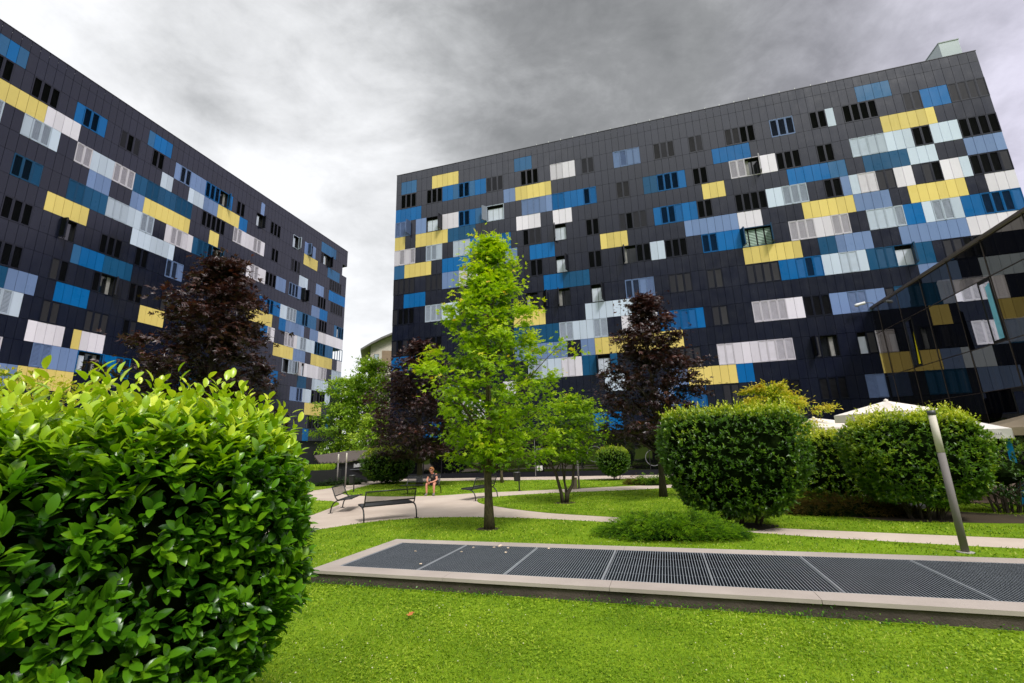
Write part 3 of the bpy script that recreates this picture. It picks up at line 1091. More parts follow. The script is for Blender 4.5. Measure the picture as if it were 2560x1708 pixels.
def inside(poly, x, y):
    px = np.array([p[0] for p in poly])
    py = np.array([p[1] for p in poly])
    qx, qy = np.roll(px, -1), np.roll(py, -1)
    r = np.zeros(len(x), bool)
    for a, b, c, d in zip(px, py, qx, qy):
        cond = (b > y) != (d > y)
        with np.errstate(divide='ignore', invalid='ignore'):
            xi = (c - a) * (y - b) / (d - b + 1e-12) + a
        r ^= cond & (x < xi)
    return r


# raised grating shaft
PU = Vector((0.952, -0.305, 0)).normalized()
PW = Vector((-PU.y, PU.x, 0))
PN = Vector((-3.29, 7.66, 0))
PANG = math.atan2(PU.y, PU.x)
PL, PD = 16.2, 2.51


def grass():
    rnd = np.random.default_rng(21)
    blades = []
    flowers = []

    def zone(r0, r1, dens, hgt, wid):
        # polar wedge in front of the viewer
        amax = 1.05
        area = amax * (r1 ** 2 - r0 ** 2)
        n = int(area * dens)
        rr = np.sqrt(rnd.uniform(r0 ** 2, r1 ** 2, n))
        aa = rnd.uniform(-amax, amax, n)
        x, y = rr * np.sin(aa), rr * np.cos(aa)
        ok = np.zeros(n, bool)
        for p in LAWNS:
            ok |= inside(p, x, y)
        u = (x - PN.x) * PU.x + (y - PN.y) * PU.y
        w = (x - PN.x) * PW.x + (y - PN.y) * PW.y
        ok &= ~((u > -.02) & (u < PL + .02) & (w > -.02) & (w < PD + .02))
        for sx, sy, sr in ((5.1, 11.4, .7), (10.6, 11.4, 1.1), (9.2, 12.0, .9), (-.76, 12.1, .2)):
            ok &= ((x - sx) ** 2 + (y - sy) ** 2) > sr ** 2
        x, y = x[ok], y[ok]
        n = len(x)
        k = 0.75 + .5 * np.sin(x * 1.7 + 3 * np.sin(y * .9)) * np.sin(y * 1.3 + 1)
        h = hgt * rnd.uniform(.45, 1.25, n) * (0.8 + .25 * k)
        th = rnd.uniform(0, 2 * PI, n)
        wd = wid * rnd.uniform(.6, 1.3, n)
        lean = rnd.uniform(.2, 1.2, n) * h
        ld = rnd.uniform(0, 2 * PI, n)
        bx, by = np.cos(th) * wd, np.sin(th) * wd
        z = np.full(n, -.003)
        v = np.stack([np.stack([x - bx, y - by, z], -1), np.stack([x + bx, y + by, z], -1),
                      np.stack([x + np.cos(ld) * lean, y + np.sin(ld) * lean, z + h], -1)], 1)
        t = np.clip(.44 + .26 * rnd.normal(0, .9, n) + .16 * (k - .75) + .10 * np.sin(x * 5.1 + 2 * np.sin(y * 3.3)) * np.sin(y * 4.7), 0, 1)
        blades.append((v, t))

    zone(2.6, 6.0, 3000, .024, .0050)
    zone(6.0, 10.5, 1000, .030, .008)
    zone(10.5, 18, 260, .038, .015)
    zone(18, 32, 60, .045, .03)
    V = np.concatenate([b[0] for b in blades]).reshape(-1, 3)
    T = np.repeat(np.concatenate([b[1] for b in blades]), 3)
    F = np.arange(len(V)).reshape(-1, 3)
    m = leaf('grass_blade', GRASS_STOPS, rough=.55, trans=.35, spec=.25, clump=.9, tcol=(1.5, 1.6, .6))
    tag(link('grass', np_mesh('grass', V, F, m, {'tint': T})), 'short green lawn grass covering the beds between the paths', 'grass', kind='stuff')
    # white clover heads and small fallen leaves
    mb = MB()
    rr = random.Random(8)
    c = 0
    while c < 420:
        r = math.sqrt(rr.uniform(9, 110))
        a = rr.uniform(-.62, .8)
        x, y = r * math.sin(a), r * math.cos(a)
        u = (x - PN.x) * PU.x + (y - PN.y) * PU.y
        w = (x - PN.x) * PW.x + (y - PN.y) * PW.y
        if (-.1 < u < PL and -.05 < w < PD + .05) or not inside(FRONT, np.array([x]), np.array([y]))[0]:
            continue
        if math.sin(x * 1.3 + 1) * math.sin(y * 1.1) < rr.uniform(-.9, .5):
            continue
        mb.ico((x, y, rr.uniform(.022, .042)), rr.uniform(.004, .0085), 1, 0, (1, 1, .8))
        c += 1
    tag(mb.build('clover_flowers', simple('clover_white', s2l((206, 204, 168)), .9)), 'tiny white clover heads scattered over the front lawn', 'flowers', kind='stuff')


grass()


def fallen_leaf(x, y, z, s, mat, label, rz):
    mb = MB()
    pts = [(0, -.5), (.22, -.2), (.42, -.25), (.30, .08), (.5, .3), (.18, .28), (0, .55), (-.18, .28), (-.5, .3), (-.3, .08), (-.42, -.25), (-.22, -.2)]
    c, d = math.cos(rz), math.sin(rz)
    mb.poly([((px * c - py * d) * s, (px * d + py * c) * s, .012 * math.sin(px * 5) + .012) for px, py in pts])
    o = mb.build('fallen_leaf', mat)
    o.location = (x, y, z)
    tag(o, label, 'leaf', 'fallen leaves')


_lf = simple('dry_leaf', s2l((196, 118, 62)), .7)
_lp = simple('pale_leaf', s2l((228, 206, 178)), .7)
fallen_leaf(-1.30, 5.93, .05, .10, _lf, 'dry orange leaf lying alone on the near lawn', .6)
fallen_leaf(.14, 6.86, .05, .10, _lf, 'dry tan leaf on grass right beside the shaft wall', 1.9)


def grating_shaft():
    root = thing('grating_shaft', 'long low concrete shaft covered with grey metal gratings on the front lawn', 'ventilation shaft', PN, PANG)
    conc = path_mat('coping_concrete', s2l((150, 138, 128)), s2l((188, 176, 166)))
    wall = simple('shaft_wall', s2l((78, 68, 60)), .9, var=.35, vscale=2.2, bump=.5, bscale=30)
    H = .185
    mb = MB()
    mb.box(.03, PL - .03, .03, .10, 0, H - .045)
    mb.box(.03, PL - .03, PD - .10, PD - .03, 0, H - .045)
    mb.box(.03, .10, .10, PD - .10, 0, H - .045)
    mb.box(PL - .10, PL - .03, .10, PD - .10, 0, H - .045)
    mb.build('wall', wall, root)
    cw = .32
    n = 7
    seg = PL / n
    for i in range(n):
        mb = MB()
        mb.box(i * seg + (.003 if i else 0), (i + 1) * seg - .003, 0, cw, H - .044, H)
        mb.build('coping', conc, root)
        mb = MB()
        mb.box(i * seg + (.003 if i else 0), (i + 1) * seg - .003, PD - cw, PD, H - .044, H)
        mb.build('coping', conc, root)
    mb = MB()
    mb.box(0, cw, cw + .004, PD - cw - .004, H - .044, H)
    mb.build('coping', conc, root)
    mb = MB()
    mb.box(.10, PL - .10, .10, PD - .10, .010, .014)
    mb.build('pit_floor', simple('pit_dark', s2l((30, 35, 41)), .95, spec=.1, var=.2), root)
    # one grating panel, copied along the shaft
    pw, pd = 1.383, PD - 2 * cw - .012
    mb = MB()
    nb = 36
    mb.box(0, .007, 0, pd, H - .035, H - .001, 1)
    mb.box(pw - .007, pw, 0, pd, H - .035, H - .001, 1)
    mb.box(.014, pw - .014, 0, .010, H - .034, H - .002)
    mb.box(.014, pw - .014, pd - .010, pd, H - .034, H - .002)
    for k in range(1, nb):
        x = k * pw / nb
        mb.box(x - .0036, x + .0036, .010, pd - .010, H - .034, H - .003)
    for k in range(1, 4):
        y = k * pd / 4
        mb.box(.014, pw - .014, y - .002, y + .002, H - .026, H - .016)
    for q in range(len(mb.f)):     # upright faces painted dark as the shade between the bars
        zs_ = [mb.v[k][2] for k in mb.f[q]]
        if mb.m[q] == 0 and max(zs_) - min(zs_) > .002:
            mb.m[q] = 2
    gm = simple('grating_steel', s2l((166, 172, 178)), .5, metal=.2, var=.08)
    me = mb.mesh('grating', [gm, simple('grating_edge', s2l((176, 180, 184)), .5, metal=.2, var=.08), simple('grating_shade', s2l((58, 64, 71)), .6, spec=.2, var=.1)])
    x = cw + .006
    while x + pw < PL:
        link('grating', me, root, (x, cw + .006, 0))
        x += pw + .006
    # pale leaves and bits lying on the grating
    spots = [(1.98, 1.9), (2.35, 1.98), (2.42, 2.12), (2.62, 1.98), (1.9, 1.55), (2.7, 1.62), (3.35, 2.05), (1.05, 1.45), (1.62, .62)]
    for i, (u, w) in enumerate(spots):
        p = PN + PU * u + PW * w
        mb = MB()
        mb.ico((0, 0, .015), .022 if i != 2 else .035, 1, 0, (1.2, .8, .5), .3)
        o = mb.build('fallen_petal', _lp)
        o.location = (p.x, p.y, H)
        tag(o, 'small pale dried petal lying on the metal grating near its far left end', 'petal', 'petals on the grating')


grating_shaft()
# ------------------------------------------------------------------ benches, bins, lamps
M_BLACK = simple('powder_black', (0.014, 0.014, 0.016), .38, var=.1)


def mesh_sheet():
    """finely perforated steel: the holes are far below a pixel, so the sheet is evenly see-through"""
    m, t, b, o = nt('perforated_sheet')
    b.inputs['Base Color'].default_value = (.012, .012, .014, 1)
    b.inputs['Roughness'].default_value = .4
    n = noise(t, 5, 2)
    r = ramp(t, n.outputs['Fac'], [(.3, (.52, .52, .52)), (.7, (.60, .60, .60))])
    tr = N(t, 'ShaderNodeBsdfTransparent')
    ms = N(t, 'ShaderNodeMixShader')
    t.links.new(r.outputs['Color'], ms.inputs['Fac'])
    t.links.new(tr.outputs[0], ms.inputs[1])
    t.links.new(b.outputs[0], ms.inputs[2])
    t.links.new(ms.outputs[0], o.inputs['Surface'])
    return m


M_SHEET = mesh_sheet()


def make_bench(L=1.62):
    root = thing('park_bench', '', 'bench')
    leg = [(-.21, .012), (-.205, .10), (-.18, .22), (-.12, .325), (-.03, .39), (.09, .42), (.28, .434), (.50, .452)]
    back = [(.01, .415), (-.045, .455), (-.085, .52), (-.215, .86)]
    for s in (-1, 1):
        x = s * L / 2
        mb = MB()
        mb.tube([(x, y, z) for y, z in leg], .022, 8)
        mb.box(x - .055, x + .055, -.28, -.14, .0, .012)
        mb.build('leg', M_BLACK, root, True)
    mb = MB()
    for s in (-1, 1):
        x = s * (L / 2 - .03)
        mb.tube([(x, y, z) for y, z in back], .019, 8)
    a, b_ = Vector((0, -.10, .555)), Vector((0, -.213, .855))
    for p, r in ((a, .019), (b_, .021)):
        mb.tube([(-L / 2 + .03, p.y, p.z), (L / 2 - .03, p.y, p.z)], r, 8)
    mb.build('back_frame', M_BLACK, root, True)
    mb = MB()
    mb.poly([(-L / 2 + .045, a.y, a.z), (L / 2 - .045, a.y, a.z), (L / 2 - .045, b_.y, b_.z), (-L / 2 + .045, b_.y, b_.z)])
    mb.build('back_sheet', M_SHEET, root)
    mb = MB()
    mb.tube([(-L / 2 + .01, .50, .462), (L / 2 - .01, .50, .462)], .018, 8)
    mb.tube([(-L / 2 + .01, .04, .425), (L / 2 - .01, .04, .425)], .018, 8)
    prof = [(.04, .436), (.12, .428), (.28, .444), (.42, .458), (.50, .470)]
    for (ya, za), (yb, zb) in zip(prof[:-1], prof[1:]):
        mb.poly([(-L / 2 + .03, ya, za), (L / 2 - .03, ya, za), (L / 2 - .03, yb, zb), (-L / 2 + .03, yb, zb)])
        mb.poly([(-L / 2 + .03, yb, zb - .012), (L / 2 - .03, yb, zb - .012), (L / 2 - .03, ya, za - .012), (-L / 2 + .03, ya, za - .012)])
    mb.build('seat', M_BLACK, root)
    return root


def place_bench(o, fx, fy, ang, label):
    """feet-line centre and the direction of the feet line"""
    f = Vector((-math.sin(ang), math.cos(ang)))
    o.location = (fx + f.x * .21, fy + f.y * .21, -.017)
    o.rotation_euler = (0, 0, ang)
    o['label'] = label
    o['group'] = 'black metal benches around the path crossing'


b1 = make_bench(1.58)
b2, b3, b4 = copy_tree(b1), copy_tree(b1), copy_tree(b1)
place_bench(b1, -3.76, 14.25, math.radians(32), 'nearest black mesh bench, seen from behind at the lawn edge')
place_bench(b2, -6.52, 17.25, math.radians(-84), 'black mesh bench seen side-on at the left, empty, facing right')
place_bench(b3, -4.46, 22.82, math.radians(166), 'black mesh bench with a person sitting on its right end')
place_bench(b4, -1.24, 19.55, math.radians(59), 'black mesh bench half hidden by the green maple trunk')
b3.scale = (1.1, 1, 1)


def make_bin():
    root = thing('litter_bin', '', 'bin')
    mb = MB()
    mb.tube([(.0, .0, 0), (0, 0, .80)], .032, 10)
    mb.box(-.08, .08, -.08, .08, 0, .012)
    mb.build('post', M_BLACK, root, False)
    mb = MB()
    mb.lathe([(.125, .44), (.15, .45), (.165, .80), (.165, .815), (.15, .815), (.14, .47)], 20, (-.09, -.05, 0))
    mb.build('bucket', M_BLACK, root, False)
    mb = MB()
    mb.lathe([(.17, .845), (.175, .852), (.17, .862), (.02, .868)], 20, (-.09, -.05, 0))
    mb.build('lid', simple('bin_lid', s2l((112, 112, 114)), .35, metal=.5), root)
    return root


n1 = make_bin()
n1.location = (.12, 22.7, .0)
n1['label'] = 'black litter bin on a post beside the far path, right of maple'
n1['group'] = 'black litter bins on posts'
n2 = copy_tree(n1)
n2.location = (-8.72, 25.3, .0)
n2['label'] = 'black litter bin on a post left, beside two slim lamp posts'


def make_lamp(h, r):
    root = thing('lamp_post', '', 'lamp')
    g = simple('lamp_grey', s2l((124, 118, 115)), .7, spec=.25, var=.06)
    mb = MB()
    mb.tube([(0, 0, .0), (0, 0, h * .688)], r, 16)
    mb.build('pole', g, root, True)
    mb = MB()
    mb.tube([(0, 0, h * .690), (0, 0, h * .965)], r * .97, 16)
    mb.build('diffuser', simple('lamp_diffuser', s2l((212, 204, 190)), .6, spec=.2, var=.03), root, True)
    mb = MB()
    mb.tube([(0, 0, h * .966), (0, 0, h)], r * 1.08, 16)
    mb.build('cap', simple('lamp_cap', s2l((78, 80, 86)), .4), root, True)
    mb = MB()
    mb.lathe([(r * 2.1, 0), (r * 2.1, .012), (r * 1.2, .014)], 20)
    mb.build('base_plate', simple('lamp_base', s2l((170, 164, 156)), .7), root)
    return root


l1 = make_lamp(2.35, .055)
l1.location = (7.44, 8.21, .0)
l1['label'] = 'slim grey lamp post with pale tube top in front of right hedge'
l1['group'] = 'slim grey lamp posts'
for loc, hs, lab in (((-10.6, 29.2, -.017), .92, 'right one of two slim grey lamp posts near the low shed'), ((-11.95, 31.4, -.017), .90, 'left one of two slim grey lamp posts near the low shed'),
                     ((2.99, 22.75, 0), .78, 'slim grey lamp post standing beside a small wooden bollard')):
    c = copy_tree(l1)
    c.location = loc
    c.scale = (.8, .8, hs)
    c['label'] = lab

bol = thing('bollard', 'short weathered bollard next to the middle lamp post', 'bollard', (2.78, 22.72, 0))
mb = MB()
mb.box(-.11, .11, -.09, .09, 0, .48)
mb.box(-.125, .125, -.105, .105, .481, .52)
mb.build('shaft', simple('bollard_wood', s2l((126, 116, 92)), .8, var=.3, vscale=8), bol)
for x, y, lab in ((-.44, 34.6, 'left of two thin pale poles by the lobby glass'), (-.27, 34.45, 'right of two thin pale poles by the lobby glass')):
    mb = MB()
    mb.tube([(0, 0, 0), (0, 0, 2.9)], .035, 8)
    mb.lathe([(.12, 0), (.12, .03), (.05, .05)], 12)
    o = mb.build('pole', simple('pole_pale', s2l((170, 168, 160)), .5))
    o.location = (x, y, -.017)
    tag(o, lab, 'pole', 'thin pale poles')


# ------------------------------------------------------------------ parasols of the terrace
def parasol(name_label, x, y, top, size, col, rz=0.0, text=None, valance=.22, drop=.55):
    root = thing('parasol', name_label, 'parasol', (x, y, .008), rz, 'large pale terrace parasols')
    cl = simple('parasol_cloth', col, .85, var=.05)
    mb = MB()
    s = size / 2
    top = top - .008
    n = 6
    cs = [(-s, -s), (s, -s), (s, s), (-s, s)]
    for (xa, ya), (xb, yb) in zip(cs, cs[1:] + cs[:1]):
        # slightly sagging panels
        for i in range(n):
            for j in range(n):
                def P(a, b):
                    ex, ey = xa + (xb - xa) * b, ya + (yb - ya) * b
                    sag = .05 * math.sin(PI * a) * math.sin(PI * b)
                    return (ex * a, ey * a, top - drop * a - sag)
                mb.poly([P(i / n, j / n), P(i / n, (j + 1) / n), P((i + 1) / n, (j + 1) / n), P((i + 1) / n, j / n)] if i else
                        [P(0, 0), P(1 / n, (j + 1) / n), P(1 / n, j / n)])
    mb.build('canopy', cl, root, False)
    mb = MB()
    rr = random.Random(int(x * 10))
    for (xa, ya), (xb, yb) in zip(cs, cs[1:] + cs[:1]):
        q = 12
        off = [rr.uniform(-.02, .02) for _ in range(q + 1)]
        for i in range(q):
            p0 = Vector((xa + (xb - xa) * i / q, ya + (yb - ya) * i / q, top - drop))
            p1 = Vector((xa + (xb - xa) * (i + 1) / q, ya + (yb - ya) * (i + 1) / q, top - drop))
            o0, o1 = p0.normalized() * off[i], p1.normalized() * off[i + 1]
            mb.poly([p0, p1, (p1.x + o1.x, p1.y + o1.y, p1.z - valance), (p0.x + o0.x, p0.y + o0.y, p0.z - valance)])
    mb.build('valance', cl, root)
    mb = MB()
    mb.tube([(0, 0, 0), (0, 0, top - .02)], .035, 10)
    mb.build('pole', simple('parasol_pole', s2l((150, 148, 146)), .4, metal=.4), root)
    mb = MB()
    mb.lathe([(.06, top - .02), (.05, top + .03), (.0, top + .06)], 12, close=False)
    mb.build('finial', cl, root)
    mb = MB()
    mb.box(-.4, .4, -.4, .4, 0, .08)
    mb.build('base', simple('parasol_base', s2l((90, 90, 92)), .7), root)
    return root, s, top - drop


PC = s2l((236, 226, 216))
parasol('pale parasol with pointed top rising above the middle of the right hedge', 10.95, 13.45, 2.96, 1.9, PC, .35, drop=.36)
parasol('low pale parasol peeking out between the two right hedges', 11.3, 17.4, 2.72, 3.0, PC, .3, drop=.40)
pr, ps, pz = parasol('white lettered parasol at the right edge above the blue post', 13.29, 14.88, 2.68, 3.6, s2l((240, 232, 226)), math.radians(-47), valance=.26, drop=.64)
parasol('brownish beige parasol at the far right edge below the glass screen', 16.1, 13.7, 2.62, 3.6, s2l((150, 134, 112)), -.6, drop=.55)
tx = bpy.data.curves.new('valance_text', 'FONT')
tx.body = 'DELLE'
tx.size = .085
tx.align_x = 'CENTER'
tx.extrude = .001
to = link('text_tmp', tx)
tm = bpy.data.meshes.new_from_object(to.evaluated_get(bpy.context.evaluated_depsgraph_get()))
bpy.data.objects.remove(to)
tm.materials.clear()
tm.materials.append(simple('print_grey', s2l((96, 92, 92)), .7))
link('lettering', tm, pr, (ps - .31, -ps - .03, pz - .16), (PI / 2, 0, 0))
bpost = thing('blue_post', 'bright blue flat post at the right edge under the white parasol', 'post', (13.53, 12.83, .008), math.radians(-47))
mb = MB()
mb.box(-.064, .064, -.03, .03, .03, 1.9)
mb.build('panel', simple('post_blue', s2l((0, 140, 206)), .35), bpost)
mb = MB()
mb.box(-.14, .14, -.1, .1, 0, .03)
mb.build('foot', MAT['mullion_dark'], bpost)


# ------------------------------------------------------------------ the seated person
def skin_mesh(name, joints, edges, root_i, mats, parent, sub=2, smooth=True):
    me = bpy.data.meshes.new(name)
    me.from_pydata([j[0] for j in joints], edges, [])
    o = link(name, me)
    md = o.modifiers.new('s', 'SKIN')
    md.use_smooth_shade = smooth
    md.branch_smoothing = .6
    for i, j in enumerate(joints):
        r = j[1]
        sv = me.skin_vertices[0].data[i]
        sv.radius = (r, r) if not isinstance(r, tuple) else r
        sv.use_root = (i == root_i)
    ms = o.modifiers.new('d', 'SUBSURF')
    ms.levels = ms.render_levels = sub
    dg = bpy.context.evaluated_depsgraph_get()
    new = bpy.data.meshes.new_from_object(o.evaluated_get(dg))
    o.modifiers.clear()
    o.data = new
    bpy.data.meshes.remove(me)
    for mt in (mats if isinstance(mats, (list, tuple)) else [mats]):
        new.materials.append(mt)
    o.parent = parent
    return o


def person():
    ang = math.radians(166)
    fwd = Vector((-math.sin(ang), math.cos(ang)))
    ux = Vector((math.cos(ang), math.sin(ang)))
    c = Vector((-4.46, 22.82)) + fwd * .21
    hip = c + fwd * .24 - ux * .72
    root = thing('person', 'person in dark printed t-shirt and shorts sitting hunched over a phone', 'person', (hip.x, hip.y, -.017), ang)
    skin = simple('skin', s2l((206, 142, 116)), .55, var=.08, vscale=12)
    J, E_ = [], []

    def add(p, r, par=None):
        J.append((p, r))
        if par is not None:
            E_.append((par, len(J) - 1))
        return len(J) - 1
    pel = add((0, 0, .55), .115)
    ab = add((0, .07, .70), .12, pel)
    ch = add((0, .17, .86), .135, ab)
    nk0 = add((0, .235, .965), .075, ch)
    nk = add((0, .275, 1.015), .052, nk0)
    hd0 = add((0, .315, 1.06), .070, nk)
    hd1 = add((0, .335, 1.125), .092, hd0)
    add((0, .325, 1.195), .078, hd1)
    add((0, .405, 1.045), .038, hd0)          # jaw and chin
    for s in (-1, 1):
        sh = add((s * .165, .185, .915), .066, ch)
        el = add((s * .245, .265, .69), .045, sh)
        fa = add((s * .185, .385, .635), .042, el)
        wr = add((s * .085, .475, .60), .028, fa)
        pa = add((s * .060, .515, .595), .030, wr)
        pb = add((s * .048, .545, .592), .031, pa)
        for k, (dx, ln) in enumerate(((-.022, .062), (-.008, .072), (.007, .068), (.021, .052))):
            f1 = add((s * (.046 + dx * .5) - s * .004, .572, .592 + dx * .9), .0095, pb)
            f2 = add((s * (.036 + dx * .3), .572 + ln * .45, .588 + dx * .9), .0085, f1)
            add((s * (.016), .560 + ln * .55, .580 + dx * .9), .0075, f2)
        t1 = add((s * .040, .522, .622), .0115, pa)
        add((s * .022, .545, .634), .009, t1)
        th = add((s * .095, .03, .54), .098, pel)
        md = add((s * .145, .24, .545), .082, th)
        kn = add((s * .185, .435, .520), .062, md)
        cf = add((s * .183, .455, .36), .060, kn)
        an = add((s * .180, .440, .115), .038, cf)
        hl = add((s * .180, .430, .055), .042, an)
        add((s * .195, .575, .035), .034, hl)
    skin_mesh('body', J, E_, pel, skin, root)
    # clothing
    shirt = None
    m, t, b, o = nt('printed_tshirt')
    n = noise(t, 26, 3)
    tc = N(t, 'ShaderNodeTexCoord')
    gr = N(t, 'ShaderNodeTexGradient', gradient_type='SPHERICAL')
    mp = N(t, 'ShaderNodeMapping')
    mp.inputs['Location'].default_value = (0, -2.3, -5.35)
    mp.inputs['Scale'].default_value = (7, 7, 6.6)
    t.links.new(tc.outputs['Object'], mp.inputs['Vector'])
    t.links.new(mp.outputs['Vector'], gr.inputs['Vector'])
    ml = N(t, 'ShaderNodeMath', operation='MULTIPLY')
    t.links.new(n.outputs['Fac'], ml.inputs[0])
    t.links.new(gr.outputs['Fac'], ml.inputs[1])
    r = ramp(t, ml.outputs[0], [(.12, s2l((56, 52, 56))), (.2, s2l((132, 124, 104))), (.3, s2l((60, 58, 60))), (.45, s2l((150, 140, 120)))])
    t.links.new(r.outputs['Color'], b.inputs['Base Color'])
    b.inputs['Roughness'].default_value = .9
    J2 = [((0, .0, .60), .135), ((0, .07, .70), .140), ((0, .17, .86), .152), ((0, .235, .965), .085),
          ((-.165, .185, .915), .082), ((-.215, .235, .79), .070), ((.165, .185, .915), .082), ((.215, .235, .79), .070)]
    skin_mesh('t_shirt', J2, [(0, 1), (1, 2), (2, 3), (2, 4), (4, 5), (2, 6), (6, 7)], 0, m, root)
    J3 = [((0, 0, .57), .130)]
    E3 = []
    for s in (-1, 1):
        a = len(J3)
        J3 += [((s * .095, .03, .55), .112), ((s * .14, .22, .552), .102), ((s * .165, .335, .545), .092)]
        E3 += [(0, a), (a, a + 1), (a + 1, a + 2)]
    skin_mesh('shorts', J3, E3, 0, simple('shorts_black', s2l((34, 32, 34)), .9), root)
    for s in (-1, 1):
        J4 = [((s * .180, .440, .13), .046), ((s * .180, .425, .055), .052), ((s * .188, .51, .045), .047), ((s * .197, .605, .036), .040)]
        skin_mesh('shoe', J4, [(0, 1), (1, 2), (2, 3)], 1, simple('shoe_grey', s2l((120, 112, 108)), .8), root)
    # curly hair, nose, ears, sunglasses
    hm = simple('hair_ginger', s2l((158, 108, 62)), .7, var=.35, vscale=30)
    mb = MB()
    rr = random.Random(4)
    for k in range(120):
        u, v = rr.uniform(-1, 1), rr.uniform(0, 2 * PI)
        q = math.sqrt(1 - u * u)
        d = Vector((q * math.cos(v), q * math.sin(v), u))
        if d.y > .35 and d.z < .45:
            continue
        if d.z < -.65:
            continue
        mb.ico((d.x * .098, .322 + d.y * .102, 1.145 + d.z * .105), rr.uniform(.022, .038), 1, 0, (1, 1, 1), .25)
    mb.build('hair', hm, root, True)
    mb = MB()
    for s in (-1, 1):
        mb.ico((s * .034, .425, 1.117), .027, 2, 0, (1.05, .35, .75))
        mb.tube([(s * .062, .418, 1.12), (s * .092, .33, 1.125)], .005, 6)
    mb.tube([(-.01, .432, 1.12), (.01, .432, 1.12)], .005, 6)
    mb.build('sunglasses', simple('sunglass', (0.01, .01, .012), .15), root, True)
    mb = MB()
    mb.ico((0, .438, 1.090), .016, 1, 0, (.8, 1.1, 1.2))
    for s in (-1, 1):
        mb.ico((s * .093, .335, 1.10), .024, 1, 0, (.4, .8, 1.2))
    mb.build('nose_and_ears', skin, root, True)
    mb = MB()
    mb.box(-.022, .022, .436, .442, 1.052, 1.058)
    mb.build('mouth', simple('lips', s2l((150, 84, 76)), .5), root)
    R = Matrix.Rotation(ang, 3, 'Z')
    p = R @ Vector((0, .562, .612)) + Vector((hip.x, hip.y, -.017))
    ph = thing('phone', 'small dark phone held between the seated person\'s hands', 'phone', p, ang)
    mb = MB()
    mb.obox((0, 0, 0), (.034, 0, 0), (0, .05, .045), (0, -.003, .0035))
    mb.build('case', simple('phone_black', (.01, .01, .012), .3), ph)
    mb = MB()
    mb.obox((0, -.0035, .0045), (.031, 0, 0), (0, .046, .0415), (0, -.0005, .0006))
    mb.build('screen', simple('phone_screen', (.03, .035, .04), .1), ph)


person()
# ------------------------------------------------------------------ foliage
def quad_template(kind):
    """leaf templates along +y (length 1), facing +z"""
    if kind == 'laurel':       # long glossy leaf with folded midrib
        ys = [0, .14, .38, .66, .88, 1.0]
        ws = [.012, .15, .235, .225, .12, .0]
        V, F = [], []
        for y, w in zip(ys, ws):
            arch = -.22 * (y - .35) ** 2
            V += [(-w, y, arch + w * .34), (0, y, arch), (w, y, arch + w * .34)]
        for i in range(len(ys) - 1):
            a = i * 3
            F += [(a, a + 1, a + 4, a + 3), (a + 1, a + 2, a + 5, a + 4)]
        return np.array(V), np.array(F)
    if kind == 'oval':
        V = [(0, 0, 0), (-.24, .45, .06), (0, .5, 0), (.24, .45, .06), (0, 1, -.08)]
        return np.array(V), np.array([(0, 2, 4, 1), (0, 3, 4, 2)])
    if kind == 'maple':        # three to five pointed lobes
        V, F = [(0, 0, 0)], []
        for a, L in ((-62, .62), (-24, .92), (24, .92), (62, .62)):
            a = math.radians(a)
            d = np.array((math.sin(a), math.cos(a)))
            p = np.array((d[1], -d[0]))
            n = len(V)
            V += [tuple(d * L * .45 - p * .15) + (.03,), tuple(d * L) + (-.05,), tuple(d * L * .45 + p * .15) + (.03,)]
            F.append((0, n, n + 1, n + 2))
        return np.array(V), np.array(F)
    if kind == 'needle':       # juniper sprig: a narrow crossed pair
        V = [(-.07, 0, 0), (.07, 0, 0), (.04, 1, .05), (-.04, 1, .05), (0, .15, -.07), (0, .15, .07), (0, 1, .09), (0, 1, .01)]
        return np.array(V), np.array([(0, 1, 2, 3), (4, 5, 6, 7)])


def scatter(name, tmpl, pos, axis, nrm, scale, tint, mat, parent, smooth=False):
    V, F = quad_template(tmpl)
    n = len(pos)
    y = axis / np.linalg.norm(axis, axis=1, keepdims=True)
    z = nrm - y * np.sum(nrm * y, 1, keepdims=True)
    z /= np.linalg.norm(z, axis=1, keepdims=True) + 1e-9
    x = np.cross(y, z)
    s = scale[:, None, None]
    W = (V[None, :, 0, None] * x[:, None] + V[None, :, 1, None] * y[:, None] + V[None, :, 2, None] * z[:, None]) * s + pos[:, None]
    k = len(V)
    faces = (F[None] + (np.arange(n) * k)[:, None, None]).reshape(-1, F.shape[1])
    T = np.repeat(np.clip(tint, 0, 1), k)
    me = np_mesh(name, W.reshape(-1, 3), faces, mat, {'tint': T}, smooth)
    return link(name, me, parent)


def rdir(rnd, n):
    d = rnd.normal(size=(n, 3))
    return d / np.linalg.norm(d, axis=1, keepdims=True)


def sup_point(rnd, n, h, p, zmin=-1.0, rzk=0.0):
    """points on a lumpy rounded box of half sizes h (exponent p) and outward normals"""
    h = np.array(h)
    a = np.array([h[1] * h[2], h[0] * h[2], h[0] * h[1]])
    ax = rnd.choice(3, n, p=a / a.sum())
    u = rnd.uniform(-1, 1, (n, 3))
    sg = rnd.choice([-1.0, 1.0], n)
    u[np.arange(n), ax] = sg
    q = np.sum(np.abs(u) ** p, 1) ** (1 / p)
    s = u / q[:, None]
    nn = np.sign(s) * np.abs(s) ** (p - 1) / h
    nn /= np.linalg.norm(nn, axis=1, keepdims=True)
    ok = s[:, 2] > zmin
    return (s * h)[ok], nn[ok]


def lump(P, amp, f, seed):
    k = seed * 1.37
    return amp * (np.sin(P[:, 0] * f + k) * np.sin(P[:, 1] * f * 1.1 + 2 * k) + .6 * np.sin(P[:, 2] * f * 1.5 + k) + .5 * np.sin((P[:, 0] + P[:, 2]) * f * 2.3 + k * 3))


